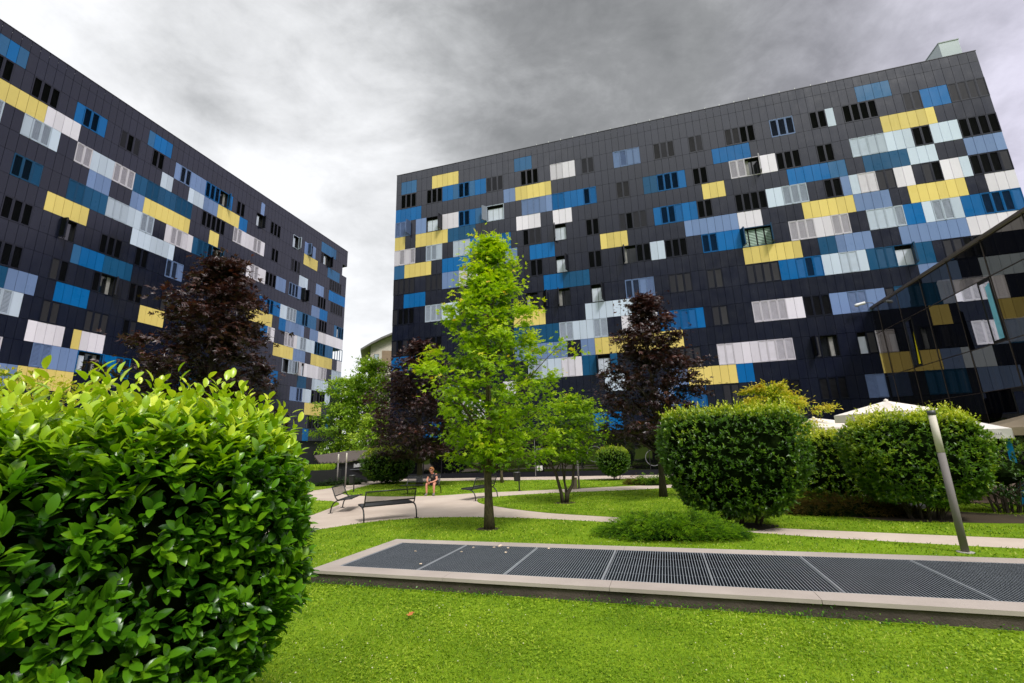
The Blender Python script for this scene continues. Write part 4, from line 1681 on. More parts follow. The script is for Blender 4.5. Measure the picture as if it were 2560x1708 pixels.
def hedge(name, label, cat, c, half, ang, p, nt_, per, size, tmpl, mat, zb=.0, seed=1, shoots=.25, lumpa=.06, core=.80, group=None, stems=5, topbright=.5, taper=0.0, lf=2.2, bright=0.0):
    rnd = np.random.default_rng(seed)
    root = thing(name, label, cat, (c[0], c[1], 0), ang, group)
    P, NN = sup_point(rnd, nt_, half, p)
    zc = zb + half[2]
    up = np.array((0, 0, 1.0))
    P = P + NN * lump(P, lumpa, lf, seed)[:, None]
    dep = np.abs(rnd.normal(0, .09, len(P))) * min(half)
    P = P - NN * dep[:, None]
    if taper:
        k = 1 - taper * np.clip(-P[:, 2] / half[2], 0, 1) ** 1.5
        P[:, :2] *= k[:, None]
    n = len(P)
    # twigs carry whorls of leaves
    tw = NN * .75 + up * (.45 + .35 * rnd.random((n, 1))) + .45 * rdir(rnd, n)
    tw /= np.linalg.norm(tw, axis=1, keepdims=True)
    hN = (P[:, 2] / half[2] + 1) / 2
    top = np.clip((NN[:, 2] - .2) / .6, 0, 1)
    tl = size * rnd.uniform(.5, 1.1, n) * (1 + shoots * 3 * top * (rnd.random(n) > .8))
    pos, axs, nrm, sc, ti = [], [], [], [], []
    base = rnd.random(n)
    for k in range(per):
        f = (k + .5) / per
        r = rdir(rnd, n)
        side = r - tw * np.sum(r * tw, 1, keepdims=True)
        side /= np.linalg.norm(side, axis=1, keepdims=True) + 1e-9
        spread = 1.05 - .6 * f
        a = tw * (1 - .45 * spread) + side * spread
        pos.append(P + tw * (tl * f)[:, None])
        axs.append(a)
        nrm.append(tw * 1.0 + up * .5 - side * .2 + .25 * r)
        sc.append(size * rnd.uniform(.65, 1.15, n) * (1 - .25 * f))
        ti.append(.16 + bright + .16 * base + .13 * rnd.random(n) + topbright * top * (.3 + .7 * f) * (.5 + .5 * rnd.random(n)) + .10 * hN + .10 * f - .9 * dep / min(half))  # painted light: tops lit, deep leaves shaded; tops also paler as new growth
    # upright young shoots along the top
    m = int(90 * shoots * half[0])
    if m:
        q = rnd.choice(np.nonzero(NN[:, 2] > .45)[0], m)
        sp, sa, sn, ss, st = [], [], [], [], []
        Ls = size * rnd.uniform(1.0, 2.6, m)
        td = up + .35 * rdir(rnd, m)
        for k in range(7):
            f = (k + .6) / 7
            r = rdir(rnd, m)
            r[:, 2] = .2
            sp.append(P[q] + td * (Ls * f)[:, None])
            sa.append(td * (.5 + f) + r * (.9 - .4 * f))
            sn.append(up - r * .6)
            ss.append(size * rnd.uniform(.7, 1.0, m) * (1.05 - .35 * f))
            st.append(.62 + .22 * f + .12 * rnd.random(m))
        pos, axs, nrm, sc, ti = [p_ + q_ for p_, q_ in zip((pos, axs, nrm, sc, ti), (sp, sa, sn, ss, st))]
    pos, axs, nrm, sc, ti = map(np.concatenate, (pos, axs, nrm, sc, ti))
    pos[:, 2] += zc
    keep = pos[:, 2] > .03
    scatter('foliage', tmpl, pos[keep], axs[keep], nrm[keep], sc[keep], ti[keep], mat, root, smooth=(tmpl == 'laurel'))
    # woody stems, and a solid dark core painted as the inner shade
    rr = random.Random(seed)
    mb = MB()
    for k in range(stems):
        x, y = rr.uniform(-.5, .5) * half[0], rr.uniform(-.4, .4) * half[1]
        mb.tube([(x * .6, y * .6, 0), (x * .8, y * .8, zb + .1), (x, y, zc)], [.03, .024, .012], 6)
        for q in range(4):
            z0 = rr.uniform(.05, zb + .35)
            mb.tube([(x * .7, y * .7, z0), (x + rr.uniform(-.4, .4) * half[0], y + rr.uniform(-.4, .4) * half[1], z0 + rr.uniform(.25, .7) * half[2])], [.014, .006], 5)
    mb.build('stems', MAT['bark_dark'], root)
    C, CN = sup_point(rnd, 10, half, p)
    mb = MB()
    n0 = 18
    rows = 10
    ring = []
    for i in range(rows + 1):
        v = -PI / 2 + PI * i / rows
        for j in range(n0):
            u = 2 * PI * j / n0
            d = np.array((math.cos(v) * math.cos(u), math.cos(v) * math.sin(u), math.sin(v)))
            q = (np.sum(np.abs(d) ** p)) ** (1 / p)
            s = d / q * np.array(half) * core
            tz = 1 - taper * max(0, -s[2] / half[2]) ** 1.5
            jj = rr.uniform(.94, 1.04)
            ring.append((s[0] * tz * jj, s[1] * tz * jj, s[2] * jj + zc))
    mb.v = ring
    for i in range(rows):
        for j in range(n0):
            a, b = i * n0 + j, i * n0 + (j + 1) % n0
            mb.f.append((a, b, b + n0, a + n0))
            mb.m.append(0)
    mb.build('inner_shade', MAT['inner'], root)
    return root


MAT['bark_dark'] = bark('bark_dark', s2l((40, 34, 26)), s2l((84, 74, 58)))
MAT['bark_maple'] = bark('bark_maple', s2l((58, 50, 38)), s2l((112, 98, 74)))
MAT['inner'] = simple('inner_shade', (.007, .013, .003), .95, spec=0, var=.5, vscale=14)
L_LAUREL = leaf('leaf_laurel', [(0, s2l((16, 42, 6))), (.24, s2l((38, 82, 14))), (.46, s2l((88, 138, 20))), (.78, s2l((164, 192, 28))), (1, s2l((210, 218, 64)))], rough=.28, trans=.22, spec=.5, clump=2.2)
L_PRIVET = leaf('leaf_privet', [(0, s2l((14, 34, 6))), (.25, s2l((38, 72, 14))), (.5, s2l((84, 122, 22))), (.8, s2l((172, 186, 40))), (1, s2l((212, 208, 80)))], rough=.34, trans=.25, spec=.5, clump=1.6)
L_MAPLE = leaf('leaf_maple', [(0, s2l((34, 66, 8))), (.3, s2l((88, 124, 14))), (.55, s2l((140, 174, 20))), (.85, s2l((192, 208, 42))), (1, s2l((224, 178, 80)))], rough=.45, trans=.40, spec=.3, clump=1.0, tcol=(1.7, 1.7, .5))
L_PURPLE = leaf('leaf_purple', [(0, s2l((20, 13, 14))), (.4, s2l((42, 27, 27))), (.7, s2l((70, 46, 42))), (1, s2l((112, 66, 46)))], rough=.36, trans=.18, spec=.5, clump=1.1, tcol=(1.6, .8, .6))
L_FAR = leaf('leaf_far', [(0, s2l((48, 78, 18))), (.35, s2l((96, 136, 30))), (.7, s2l((146, 178, 46))), (1, s2l((188, 204, 80)))], rough=.5, trans=.3, spec=.3, clump=.5)
L_GOLD = leaf('leaf_gold', [(0, s2l((58, 82, 14))), (.35, s2l((112, 136, 24))), (.7, s2l((172, 184, 44))), (1, s2l((214, 176, 70)))], rough=.5, trans=.3, spec=.3, clump=1.5)
L_JUNI = leaf('leaf_juniper', [(0, s2l((16, 40, 6))), (.28, s2l((60, 104, 14))), (.55, s2l((136, 176, 28))), (1, s2l((196, 212, 58)))], rough=.55, trans=.2, spec=.3, clump=2.6)
L_BROWN = leaf('leaf_brown', [(0, s2l((44, 40, 16))), (.35, s2l((82, 74, 28))), (.7, s2l((128, 96, 46))), (1, s2l((120, 132, 40)))], rough=.6, trans=.2, spec=.2, clump=3.5)
L_BLUEJ = leaf('leaf_bluejuniper', [(0, s2l((36, 52, 34))), (.4, s2l((66, 88, 58))), (.8, s2l((112, 132, 92))), (1, s2l((140, 154, 112)))], rough=.6, trans=.2, spec=.2, clump=2.5)


def tree(name, label, cat, base, H, z0, prof, lmat, bmat, tmpl, nleaf, lsize, trunk_r, seed, nlimb=40, lean=(0, 0), group=None, up=.45, droop=.12, spray=.34, fork=None, tip=.25, tipmax=.5, flat_=.5):
    """tapered trunk, limbs reaching an uneven profile, leaves in sprays along the outer limbs.
    prof(t, az) gives the reach at height fraction t of the crown"""
    rnd = np.random.default_rng(seed)
    rr = random.Random(seed)
    root = thing(name, label, cat, (base[0], base[1], 0), 0, group)
    mb = MB()
    pts, rad = [], []
    for i in range(11):
        t = i / 10
        pts.append(Vector((lean[0] * t * t + rr.uniform(-.03, .03) * (t > 0), lean[1] * t * t + rr.uniform(-.03, .03) * (t > 0), H * .97 * t)))
        rad.append(trunk_r * ((1 - t) ** .8 * .92 + .05) + (trunk_r * .35 if i == 0 else 0))
    mb.tube(pts, rad, 10)

    def at(z):
        u = max(0, min(.999, z / (H * .97))) * 10
        i = int(u)
        return pts[i].lerp(pts[min(i + 1, 10)], u - i)
    tips, dirs, wts = [], [], []
    for k in range(nlimb):
        t = ((k + rr.random()) / nlimb) ** 1.05
        az = k * 2.39996 + rr.uniform(-.35, .35)
        R = prof(t, az) * rr.uniform(.78, 1.12)
        zt = z0 + t * (H - z0)
        za = max(z0 * .75, zt - R * up * rr.uniform(.7, 1.2))
        a = at(za)
        e = Vector((at(zt).x + R * math.cos(az), at(zt).y + R * math.sin(az), zt + rr.uniform(-.1, .1) * R))
        mid = a.lerp(e, .5) + Vector((0, 0, R * droop))
        r0 = max(.006, trunk_r * .33 * (1 - t * .75))
        mb.tube([a, a.lerp(mid, .5) + Vector((0, 0, .02)), mid, mid.lerp(e, .6), e], [r0, r0 * .8, r0 * .6, r0 * .35, r0 * .15], 5)
        nsub = 7
        for q in range(nsub):
            f = .28 + .72 * (q + rr.random() * .6) / nsub
            p = (a.lerp(mid, f * 2) if f < .5 else mid.lerp(e, (f - .5) * 2))
            sd = Vector((rr.uniform(-1, 1), rr.uniform(-1, 1), rr.uniform(-.25, .55)))
            ln = R * rr.uniform(.16, .40) * (1.15 - .5 * f)
            tp = p + sd.normalized() * ln
            mb.tube([p, tp], [r0 * .25, r0 * .08], 4, caps=False)
            tips.append(tp)
            d = (tp - a)
            dirs.append(d.normalized() if d.length > 0 else Vector((0, 0, 1)))
            wts.append(.35 + f)
        tips.append(e)
        dirs.append((e - a).normalized())
        wts.append(1.3)
    # leader tuft
    for k in range(int(nlimb * .25)):
        z = H * rr.uniform(.93, 1.0)
        tips.append(at(z) + Vector((rr.uniform(-.12, .12), rr.uniform(-.12, .12), rr.uniform(0, .05))))
        dirs.append(Vector((0, 0, 1)))
        wts.append(.6)
    mb.build('trunk', bmat, root, True)
    tips, dirs, wts = np.array(tips), np.array(dirs), np.array(wts)
    w = wts / wts.sum()
    idx = rnd.choice(len(tips), nleaf, p=w)
    off = rnd.normal(0, 1, (nleaf, 3)) * np.array((spray, spray, spray * flat_))
    rr_ = rnd.random(nleaf)[:, None] ** .5
    P = tips[idx] + off * rr_ * (0.6 + .8 * rnd.random(len(tips)))[idx][:, None]
    P[:, 2] = np.maximum(P[:, 2], z0 * .82)
    ax = dirs[idx] * .8 + rdir(rnd, nleaf) * .8 + np.array((0, 0, -.35))
    nr = np.array((0, 0, 1.0)) + .7 * rdir(rnd, nleaf) + .25 * dirs[idx]
    cl = rnd.random(len(tips))
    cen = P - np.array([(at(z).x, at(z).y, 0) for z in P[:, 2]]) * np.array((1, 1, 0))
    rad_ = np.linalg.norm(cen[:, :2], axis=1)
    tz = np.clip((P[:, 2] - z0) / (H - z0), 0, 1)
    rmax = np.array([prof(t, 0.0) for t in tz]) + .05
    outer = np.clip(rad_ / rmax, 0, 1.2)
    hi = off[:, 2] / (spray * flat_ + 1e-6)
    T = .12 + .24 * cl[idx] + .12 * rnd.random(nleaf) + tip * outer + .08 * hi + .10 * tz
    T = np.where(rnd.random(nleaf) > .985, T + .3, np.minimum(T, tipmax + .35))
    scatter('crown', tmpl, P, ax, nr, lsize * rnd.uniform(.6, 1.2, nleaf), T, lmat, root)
    return root


def maple_prof(t, az):
    # pyramidal crown, broad low limbs, a notch below the leader
    xs = [0, .08, .20, .37, .49, .59, .71, .80, .90, 1.0]
    ys = [1.15, 1.3, 1.6, 1.85, 1.3, 1.35, .82, .62, .36, .10]
    r = float(np.interp(t, xs, ys))
    return r * (1 + .16 * math.sin(3 * az + t * 9) + .14 * math.cos(az))


tree('maple_tree', 'young bright green maple in the middle of the front lawn edge', 'tree', (-.72, 12.1), 7.9, 1.75, maple_prof, L_MAPLE, MAT['bark_maple'], 'maple', 13000, .135, .115, 4,
     nlimb=64, lean=(.15, 0), up=.75, spray=.235, droop=.05, flat_=.5, tip=.27)


def cone(w0, w1, k=.25):
    def f(t, az):
        return (w0 * (1 - t) ** .75 + w1 * t * (1 - t) + .10) * min(1, .55 + t * 3.0) * (1 + k * math.sin(2.7 * az + 8 * t))
    return f


tree('purple_maple', 'dark purple maple rising behind the big foreground hedge at left', 'tree', (-8.45, 12.4), 7.6, 2.1, cone(1.95, .8), L_PURPLE, MAT['bark_dark'], 'maple', 15000, .15, .12, 9,
     nlimb=56, up=.7, spray=.26, group='purple-leaved maples', tip=.18)
tree('purple_maple', 'dark purple maple at right, beside the large clipped hedge block', 'tree', (5.55, 18.1), 8.0, 2.0, cone(2.05, 1.0), L_PURPLE, MAT['bark_dark'], 'maple', 14000, .16, .13, 15,
     nlimb=56, up=.7, spray=.27, group='purple-leaved maples', tip=.18)
tree('purple_maple', 'broad dark purple maple behind the bench with the seated person', 'tree', (-5.75, 27.9), 8.7, 1.7, cone(2.7, 3.6, .18), L_PURPLE, MAT['bark_dark'], 'maple', 14000, .20, .17, 23,
     nlimb=60, up=.6, spray=.36, group='purple-leaved maples', tip=.16)


def dome(w, k=.15):
    return lambda t, az: w * math.sqrt(max(0, 1 - (t * .98) ** 2.2)) * min(1, .6 + 2.2 * t) * (1 + k * math.sin(3 * az + 5 * t)) + .05


# small many-stemmed maple on the middle lawn
def multistem():
    t_ = tree('small_maple', 'small multi-stemmed green maple with golden tips on the middle lawn', 'tree', (1.75, 17.15), 3.75, 1.55, dome(1.25), L_MAPLE, MAT['bark_dark'], 'maple', 5200, .11, .03, 31,
              nlimb=34, up=.5, spray=.22, lean=(.5, 0), tip=.10)
    mb = MB()
    mb.tube([(-.12, 0, 0), (-.16, 0, .35), (-.30, .05, 1.0), (-.62, .1, 1.65), (-.85, .1, 2.2)], [.075, .06, .05, .035, .02], 8)
    mb.tube([(.02, 0, 0), (.07, 0, .30), (.28, 0, .62), (.36, 0, 1.3), (.38, 0, 2.0), (.5, .1, 2.8)], [.085, .075, .055, .045, .03, .015], 8)
    mb.tube([(.05, .03, .35), (-.02, .05, .75), (-.06, .05, 1.4), (.02, .1, 2.2)], [.045, .035, .03, .015], 8)
    mb.tube([(-.32, .05, 1.05), (-.10, .05, 1.45), (.02, .1, 1.9)], [.03, .024, .012], 6)
    mb.build('stem', MAT['bark_dark'], t_, True)


multistem()
tree('slender_tree', 'slender small tree with thin trunk behind the green maple', 'tree', (-.88, 28.5), 5.6, 2.3, dome(1.5), L_FAR, MAT['bark_maple'], 'oval', 3500, .17, .09, 41, nlimb=26, spray=.3)
tree('background_tree', 'tall leafy green tree between the two residences, right of the gap', 'tree', (-14.6, 45.7), 11.3, 1.0, dome(3.0, .2), L_FAR, MAT['bark_dark'], 'oval', 15000, .34, .2, 51, nlimb=60, spray=.55, group='trees between the residences')
tree('background_tree', 'slim green tree touching the edge of the receding residence', 'tree', (-17.6, 46.2), 9.6, 1.0, dome(2.2, .35), L_FAR, MAT['bark_dark'], 'oval', 6500, .32, .16, 52, nlimb=36, spray=.5, group='trees between the residences')
tree('background_tree', 'low bright green tree between the residences beside the round bush', 'tree', (-11.6, 39.2), 5.2, .6, dome(2.3, .2), L_FAR, MAT['bark_dark'], 'oval', 8000, .26, .12, 53, nlimb=40, spray=.4, group='trees between the residences', tip=.4)
tree('background_tree', 'tall dim green tree furthest back in the gap between the residences', 'tree', (-19.5, 56), 10.6, .5, dome(3.4, .25), L_FAR, MAT['bark_dark'], 'oval', 9000, .42, .2, 54, nlimb=44, spray=.6, group='trees between the residences')
tree('golden_tree', 'low rounded golden green tree peeking over the large hedge block', 'tree', (9.7, 17.3), 4.0, 1.6, dome(1.55), L_GOLD, MAT['bark_dark'], 'oval', 10000, .14, .08, 61, nlimb=34, spray=.2, tip=.4)
tree('golden_shrub', 'feathery yellow green shrub behind the foreground hedge at far left', 'shrub', (-6.5, 5.95), 3.1, 1.2, dome(1.15, .25), L_GOLD, MAT['bark_dark'], 'oval', 5200, .07, .05, 62, nlimb=34, spray=.13, tip=.4)

# clipped laurels and hedges
hedge('laurel_hedge', 'huge glossy laurel hedge filling the left foreground', 'hedge', (-2.96, 2.52), (1.56, 1.05, .95), math.radians(45), 5.0, 9000, 6, .100, 'laurel', L_LAUREL, zb=.22, seed=3,
      shoots=.8, lumpa=.08, core=.83, stems=7, topbright=.62, taper=.36)
hedge('clipped_hedge', 'large clipped block of dark green hedge beside the juniper, right of centre', 'hedge', (5.17, 11.35), (1.55, 1.15, 1.20), math.radians(-18), 5.5, 4300, 6, .105, 'oval', L_PRIVET, zb=.30, seed=5, bright=.05,
      lumpa=.05, core=.86, topbright=.5, taper=.36, stems=9, shoots=.5)
hedge('clipped_hedge', 'long clipped hedge standing behind the near lamp post', 'hedge', (9.70, 11.45), (1.32, .95, 1.06), math.radians(-22), 4.2, 4300, 6, .105, 'oval', L_PRIVET, zb=.34, seed=6, bright=.12,
      lumpa=.10, core=.84, topbright=.5, taper=.30, stems=9, shoots=.6)
hedge('clipped_hedge', 'lower clipped hedge in the gap between the two large right hedges', 'hedge', (9.75, 14.3), (1.7, .9, .95), math.radians(-25), 3.6, 2900, 6, .10, 'oval', L_PRIVET, zb=.22, seed=7, bright=.16,
      lumpa=.06, core=.86, topbright=.55, taper=.2)
hedge('round_bush', 'rounded dark green bush left of the purple maple, near the left bin', 'shrub', (-8.55, 31.4), (1.75, 1.5, 1.0), 0, 2.6, 2600, 6, .13, 'oval', L_PRIVET, zb=.20, seed=8, bright=.08,
      lumpa=.12, core=.85, topbright=.35, taper=.25)
hedge('round_bush', 'ball-shaped clipped bush before the lobby glass, beyond the far path', 'shrub', (5.75, 27.7), (1.0, .95, .80), 0, 2.6, 1700, 6, .10, 'oval', L_PRIVET, zb=.24, seed=9, bright=.10,
      lumpa=.06, core=.86, topbright=.3, taper=.3)


def juniper(label, c, half, n, size, mat, seed, rz=0, group='spreading junipers', lobes=12):
    """low evergreen of overlapping feathery sprays that arch outwards"""
    rnd = np.random.default_rng(seed)
    root = thing('juniper', label, 'shrub', (c[0], c[1], 0), rz, group)
    per = 12
    ns = n // per
    q = np.sqrt(rnd.random(ns))
    a = rnd.uniform(0, 2 * PI, ns)
    lay = rnd.integers(0, 3, ns) / 2.0
    env = np.sqrt(np.clip(1 - q ** 2.4, 0, 1))
    bump = .66 + .36 * np.sin(a * 4 + seed) * np.sin(q * 6 + a * 2) + .1 * rnd.normal(size=ns)
    S = np.stack([np.cos(a) * q * half[0], np.sin(a) * q * half[1], half[2] * (.10 + .85 * env * bump * (.45 + .55 * lay))], -1)
    out = np.stack([np.cos(a) * (.35 + q), np.sin(a) * (.35 + q), .42 - .35 * q], -1) + .55 * rdir(rnd, ns)
    out /= np.linalg.norm(out, axis=1, keepdims=True)
    L = size * 3.0 * rnd.uniform(.6, 1.25, ns)
    base = rnd.random(ns)
    pos, axs, nr, sc, ti = [], [], [], [], []
    for k in range(per):
        f = (k + .5) / per
        side = np.cross(out, np.array((0, 0, 1.0))) * (1 if k % 2 else -1)
        side /= np.linalg.norm(side, axis=1, keepdims=True) + 1e-9
        drop = np.zeros((ns, 3))
        drop[:, 2] = -.35 * (f ** 2) * L
        pos.append(S + out * (L * f)[:, None] + drop + .012 * rnd.normal(size=(ns, 3)))
        axs.append(out * (.7 + f) + side * (1.0 - .7 * f) + .35 * rdir(rnd, ns))
        nr.append(np.array((0, 0, 1.)) + .5 * rdir(rnd, ns))
        sc.append(size * (1.05 - .5 * f) * rnd.uniform(.7, 1.2, ns))
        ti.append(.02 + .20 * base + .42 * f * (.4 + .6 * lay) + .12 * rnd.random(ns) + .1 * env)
    scatter('foliage', 'needle', *map(np.concatenate, (pos, axs, nr, sc)), np.concatenate(ti), mat, root)
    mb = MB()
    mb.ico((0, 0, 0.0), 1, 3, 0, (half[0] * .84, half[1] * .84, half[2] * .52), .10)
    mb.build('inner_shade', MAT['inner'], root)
    return root


juniper('spreading bright green juniper between the shaft and the large hedge block', (3.25, 10.45), (1.50, .78, .52), 26000, .075, L_JUNI, 71, -.3)
juniper('brownish low juniper under the right hedges', (8.55, 12.55), (1.6, .6, .55), 9000, .085, L_BROWN, 72, -.35)
juniper('dark low juniper by the right purple maple trunk across the path', (6.9, 23.9), (1.0, .7, .5), 5000, .085, L_JUNI, 73, 0)
juniper('small reddish brown juniper beside a dark green one across the path', (6.1, 24.1), (.55, .5, .40), 2500, .085, L_BROWN, 74, 0)
juniper('grey green juniper before the low black shed', (-12.0, 31.6), (1.8, .8, .55), 7000, .10, L_BLUEJ, 75, .3)
hedge('loose_shrub', 'loose dark shrub with bare stems at the right edge behind the hedge', 'shrub', (12.1, 12.0), (1.25, .8, .62), -.3, 2.2, 900, 6, .085, 'oval', L_PRIVET, zb=.35, seed=10,
      lumpa=.14, core=.5, topbright=.25, taper=.3, stems=9)


def tufts(label, base, L, D, z, n, size, mat, seed, rz, kind='grass tufts'):
    rnd = np.random.default_rng(seed)
    root = thing('planter_grass', label, 'plant', (base[0], base[1], z), rz)
    P = np.stack([rnd.uniform(0, L, n), rnd.uniform(0, D, n), np.zeros(n)], -1)
    a = np.stack([rnd.normal(0, .35, n), rnd.normal(0, .35, n), np.ones(n)], -1)
    scatter('blades', 'needle', P, a, rdir(rnd, n), size * rnd.uniform(.5, 1.2, n), .4 + .5 * rnd.random(n), mat, root)


tufts('feathery grass growing out of the long black planter', (-14.0, 30.9), 1.8, .6, 1.0, 900, .36, L_JUNI, 76, .31)


def weeds():
    """ivy-like weeds along the foot of the shaft wall"""
    rnd = np.random.default_rng(81)
    n = 2600
    u = rnd.uniform(.1, 12, n)
    k = .5 + .5 * np.sin(u * 2.1) * np.sin(u * .9 + 1)
    ok = rnd.random(n) < .25 + .75 * k
    u, k = u[ok], k[ok]
    n = len(u)
    w = -np.abs(rnd.normal(0, .05, n)) - .0
    P = np.stack([PN.x + PU.x * u + PW.x * w, PN.y + PU.y * u + PW.y * w, .02 + np.abs(rnd.normal(0, .032, n)) * (.4 + k)], -1)
    a = rdir(rnd, n) * .6 + np.array((-PW.x, -PW.y, .2)) * .8
    o = scatter('weeds', 'oval', P, a, np.array((0, 0, 1.)) + .5 * rdir(rnd, n), .040 * rnd.uniform(.5, 1.2, n), .15 + .35 * rnd.random(n), L_LAUREL, None)
    tag(o, 'creeping green weeds along the foot of the shaft wall', 'weeds', kind='stuff')


weeds()


def clover():
    """clover and weeds between the grass of the near lawn"""
    rnd = np.random.default_rng(91)
    n = 90000
    r = np.sqrt(rnd.uniform(2.6 ** 2, 8.5 ** 2, n))
    a = rnd.uniform(-.75, 1.0, n)
    x, y = r * np.sin(a), r * np.cos(a)
    k = np.sin(x * 2.3 + 2 * np.sin(y * 1.1)) * np.sin(y * 2.0 + np.sin(x))
    u = (x - PN.x) * PU.x + (y - PN.y) * PU.y
    w = (x - PN.x) * PW.x + (y - PN.y) * PW.y
    ok = inside(FRONT, x, y) & ~((u > -.01) & (w > -.01) & (w < PD + .01)) & (rnd.random(n) < .55 + .45 * k)
    x, y, k = x[ok], y[ok], k[ok]
    n = len(x)
    P = np.stack([x, y, rnd.uniform(.004, .030, n)], -1)
    ax = rdir(rnd, n) * np.array((1, 1, .35))
    nr = np.array((0, 0, 1.)) + .55 * rdir(rnd, n)
    o = scatter('clover_leaves', 'oval', P, ax, nr, rnd.uniform(.016, .036, n) * (.7 + r[ok] / 12), .22 + .42 * rnd.random(n) + .14 * k, M_CLOVER, None)
    tag(o, 'clover leaves mixed into the near lawn', 'clover', kind='stuff')


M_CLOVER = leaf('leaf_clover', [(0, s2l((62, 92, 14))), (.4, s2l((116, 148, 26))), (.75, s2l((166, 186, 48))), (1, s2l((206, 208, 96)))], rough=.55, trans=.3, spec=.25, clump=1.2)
clover()
# ------------------------------------------------------------------ sky, sun, camera
SUN_EL, SUN_AZ = math.radians(52), math.radians(150)      # azimuth clockwise from +y
w = bpy.data.worlds.new('World')
SC.world = w
w.use_nodes = True
t = w.node_tree
t.nodes.clear()
out = N(t, 'ShaderNodeOutputWorld')
sky = N(t, 'ShaderNodeTexSky')
sky.sky_type = 'NISHITA'
sky.sun_disc = False
sky.sun_elevation = SUN_EL
sky.sun_rotation = SUN_AZ
bg1 = N(t, 'ShaderNodeBackground')
bg1.inputs['Strength'].default_value = 0.10
t.links.new(sky.outputs['Color'], bg1.inputs['Color'])
tc = N(t, 'ShaderNodeTexCoord')
sx = N(t, 'ShaderNodeSeparateXYZ')
t.links.new(tc.outputs['Generated'], sx.inputs[0])


def mth(op, a, b=None, c=None):
    n = N(t, 'ShaderNodeMath', operation=op)
    for i, v in enumerate((a, b, c)):
        if v is None:
            continue
        if isinstance(v, (int, float)):
            n.inputs[i].default_value = v
        else:
            t.links.new(v, n.inputs[i])
    return n.outputs[0]


el = sx.outputs['Z']
mp = N(t, 'ShaderNodeMapping')
mp.inputs['Scale'].default_value = (1.0, 1.25, 1.9)
mp.inputs['Rotation'].default_value = (math.radians(8), math.radians(-28), 0)
mp.inputs['Location'].default_value = (.37, 2.1, .6)
t.links.new(tc.outputs['Generated'], mp.inputs['Vector'])
n1 = noise(t, 2.1, 12, .58, vec=mp.outputs['Vector'])
n1.inputs['Distortion'].default_value = .2
n3 = noise(t, 6.5, 9, .62, vec=mp.outputs['Vector'])
n3.inputs['Distortion'].default_value = .3
s = mth('ADD', mth('MULTIPLY', n1.outputs['Fac'], .80), mth('MULTIPLY', n3.outputs['Fac'], .34))
s = mth('SUBTRACT', s, .57)                      # about -0.3 .. 0.3


def mass(d, c0, amp):
    """a heavier (amp < 0) or thinner (amp > 0) part of the cloud cover around direction d"""
    global s
    dn = N(t, 'ShaderNodeVectorMath', operation='DOT_PRODUCT')
    t.links.new(tc.outputs['Generated'], dn.inputs[0])
    dn.inputs[1].default_value = Vector(d).normalized()
    mr = N(t, 'ShaderNodeMapRange', interpolation_type='SMOOTHSTEP')
    mr.inputs['From Min'].default_value = c0
    mr.inputs['From Max'].default_value = 1.0
    mr.inputs['To Min'].default_value = 0
    mr.inputs['To Max'].default_value = amp
    t.links.new(dn.outputs['Value'], mr.inputs['Value'])
    s = mth('ADD', s, mr.outputs['Result'])


mass((.14, .70, .70), .74, -.17)
mass((.08, .80, .60), .90, -.07)
mass((.36, .66, .67), .88, -.07)
mass((-.45, .57, .69), .965, -.16)
mass((-.40, .73, .56), .97, -.08)
mass((-.24, .66, .71), .95, .20)
mass((-.55, .60, .58), .90, .16)
mass((-.30, .90, .30), .88, .24)
mass((.62, .60, .50), .86, .08)
cr = ramp(t, mth('ADD', s, .5), [(.10, (.20, .205, .208)), (.26, (.33, .336, .342)), (.40, (.53, .54, .55)), (.54, (.80, .81, .825)), (.70, (1.06, 1.07, 1.09))])
# faint violet cast high on the right
vi = N(t, 'ShaderNodeMix', data_type='RGBA', blend_type='MULTIPLY')
t.links.new(mth('MULTIPLY', mth('MAXIMUM', mth('SUBTRACT', sx.outputs['X'], .35), 0.0), 2.2), vi.inputs['Factor'])
t.links.new(cr.outputs['Color'], vi.inputs['A'])
vi.inputs['B'].default_value = (1.02, .96, 1.16, 1)
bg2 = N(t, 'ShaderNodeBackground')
t.links.new(vi.outputs['Result'], bg2.inputs['Color'])
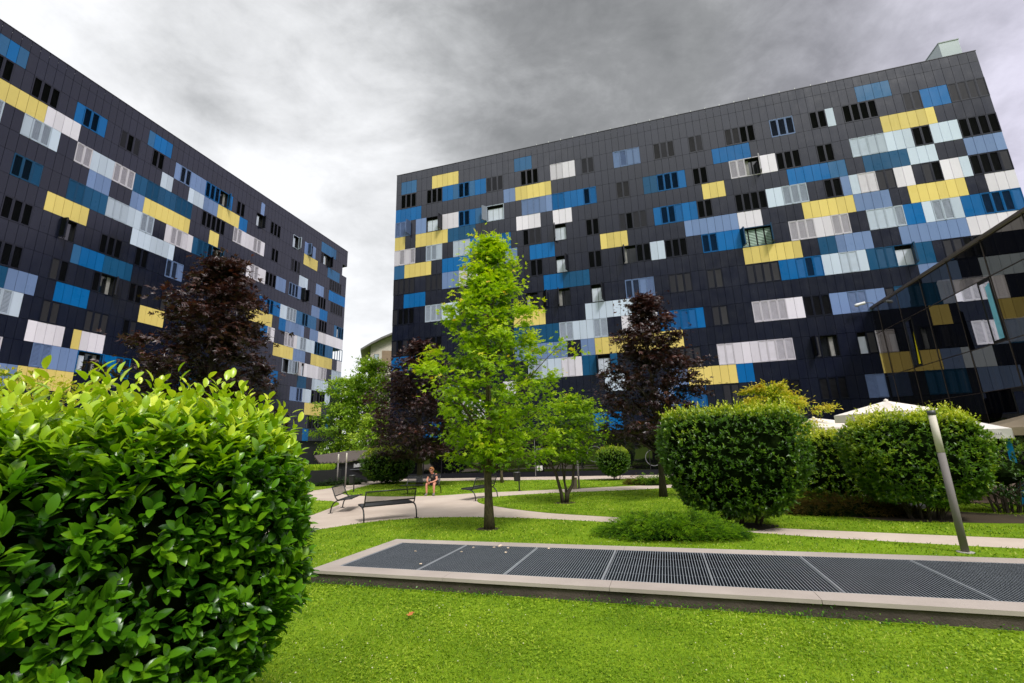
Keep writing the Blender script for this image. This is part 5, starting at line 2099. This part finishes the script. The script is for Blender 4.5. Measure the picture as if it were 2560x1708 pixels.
# unseen sky behind the viewer, shaped for facade reflections: dark low down, bright high up
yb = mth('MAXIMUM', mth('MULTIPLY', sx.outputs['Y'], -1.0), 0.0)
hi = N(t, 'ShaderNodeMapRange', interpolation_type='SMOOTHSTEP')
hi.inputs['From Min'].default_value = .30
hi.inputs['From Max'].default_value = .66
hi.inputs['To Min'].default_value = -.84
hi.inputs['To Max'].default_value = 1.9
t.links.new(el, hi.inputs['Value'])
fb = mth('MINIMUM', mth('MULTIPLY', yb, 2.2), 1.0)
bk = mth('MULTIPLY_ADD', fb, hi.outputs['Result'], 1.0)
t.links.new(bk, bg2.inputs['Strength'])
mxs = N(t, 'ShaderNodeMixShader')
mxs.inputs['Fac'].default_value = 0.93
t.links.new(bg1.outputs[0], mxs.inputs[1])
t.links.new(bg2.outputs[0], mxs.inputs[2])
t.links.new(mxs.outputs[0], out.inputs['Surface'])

ld = bpy.data.lights.new('sun', 'SUN')
ld.energy = 2.7
ld.angle = math.radians(11)
ld.color = (1.0, .965, .935)
sd = Vector((math.sin(SUN_AZ) * math.cos(SUN_EL), math.cos(SUN_AZ) * math.cos(SUN_EL), math.sin(SUN_EL)))
so = link('sun', ld, None, (0, 0, 40))
so.rotation_euler = sd.to_track_quat('Z', 'Y').to_euler()

cd = bpy.data.cameras.new('camera')
cd.sensor_width = 36.0
cd.lens = 36.0 * 1131.016 / 2560
cd.clip_start = .05
cd.clip_end = 3000
co = link('camera', cd)
pch, rol = 0.2353, -0.03278
fw = Vector((0, math.cos(pch), math.sin(pch)))
up = Vector((0, -math.sin(pch), math.cos(pch)))
rt = Vector((1, 0, 0))
rx = rt * math.cos(rol) + up * math.sin(rol)
ry = rt * -math.sin(rol) + up * math.cos(rol)
M = Matrix((rx, ry, -fw)).transposed().to_4x4()
M.translation = (0, 0, 1.9)
co.matrix_world = M
SC.camera = co
SC.render.resolution_x, SC.render.resolution_y = 1024, 683
SC.view_settings.view_transform = 'Standard'
SC.view_settings.look = 'None'
SC.view_settings.exposure = 0
SC.render.engine = 'CYCLES'
SC.cycles.max_bounces = 8
SC.cycles.transparent_max_bounces = 16
SC.cycles.use_denoising = True
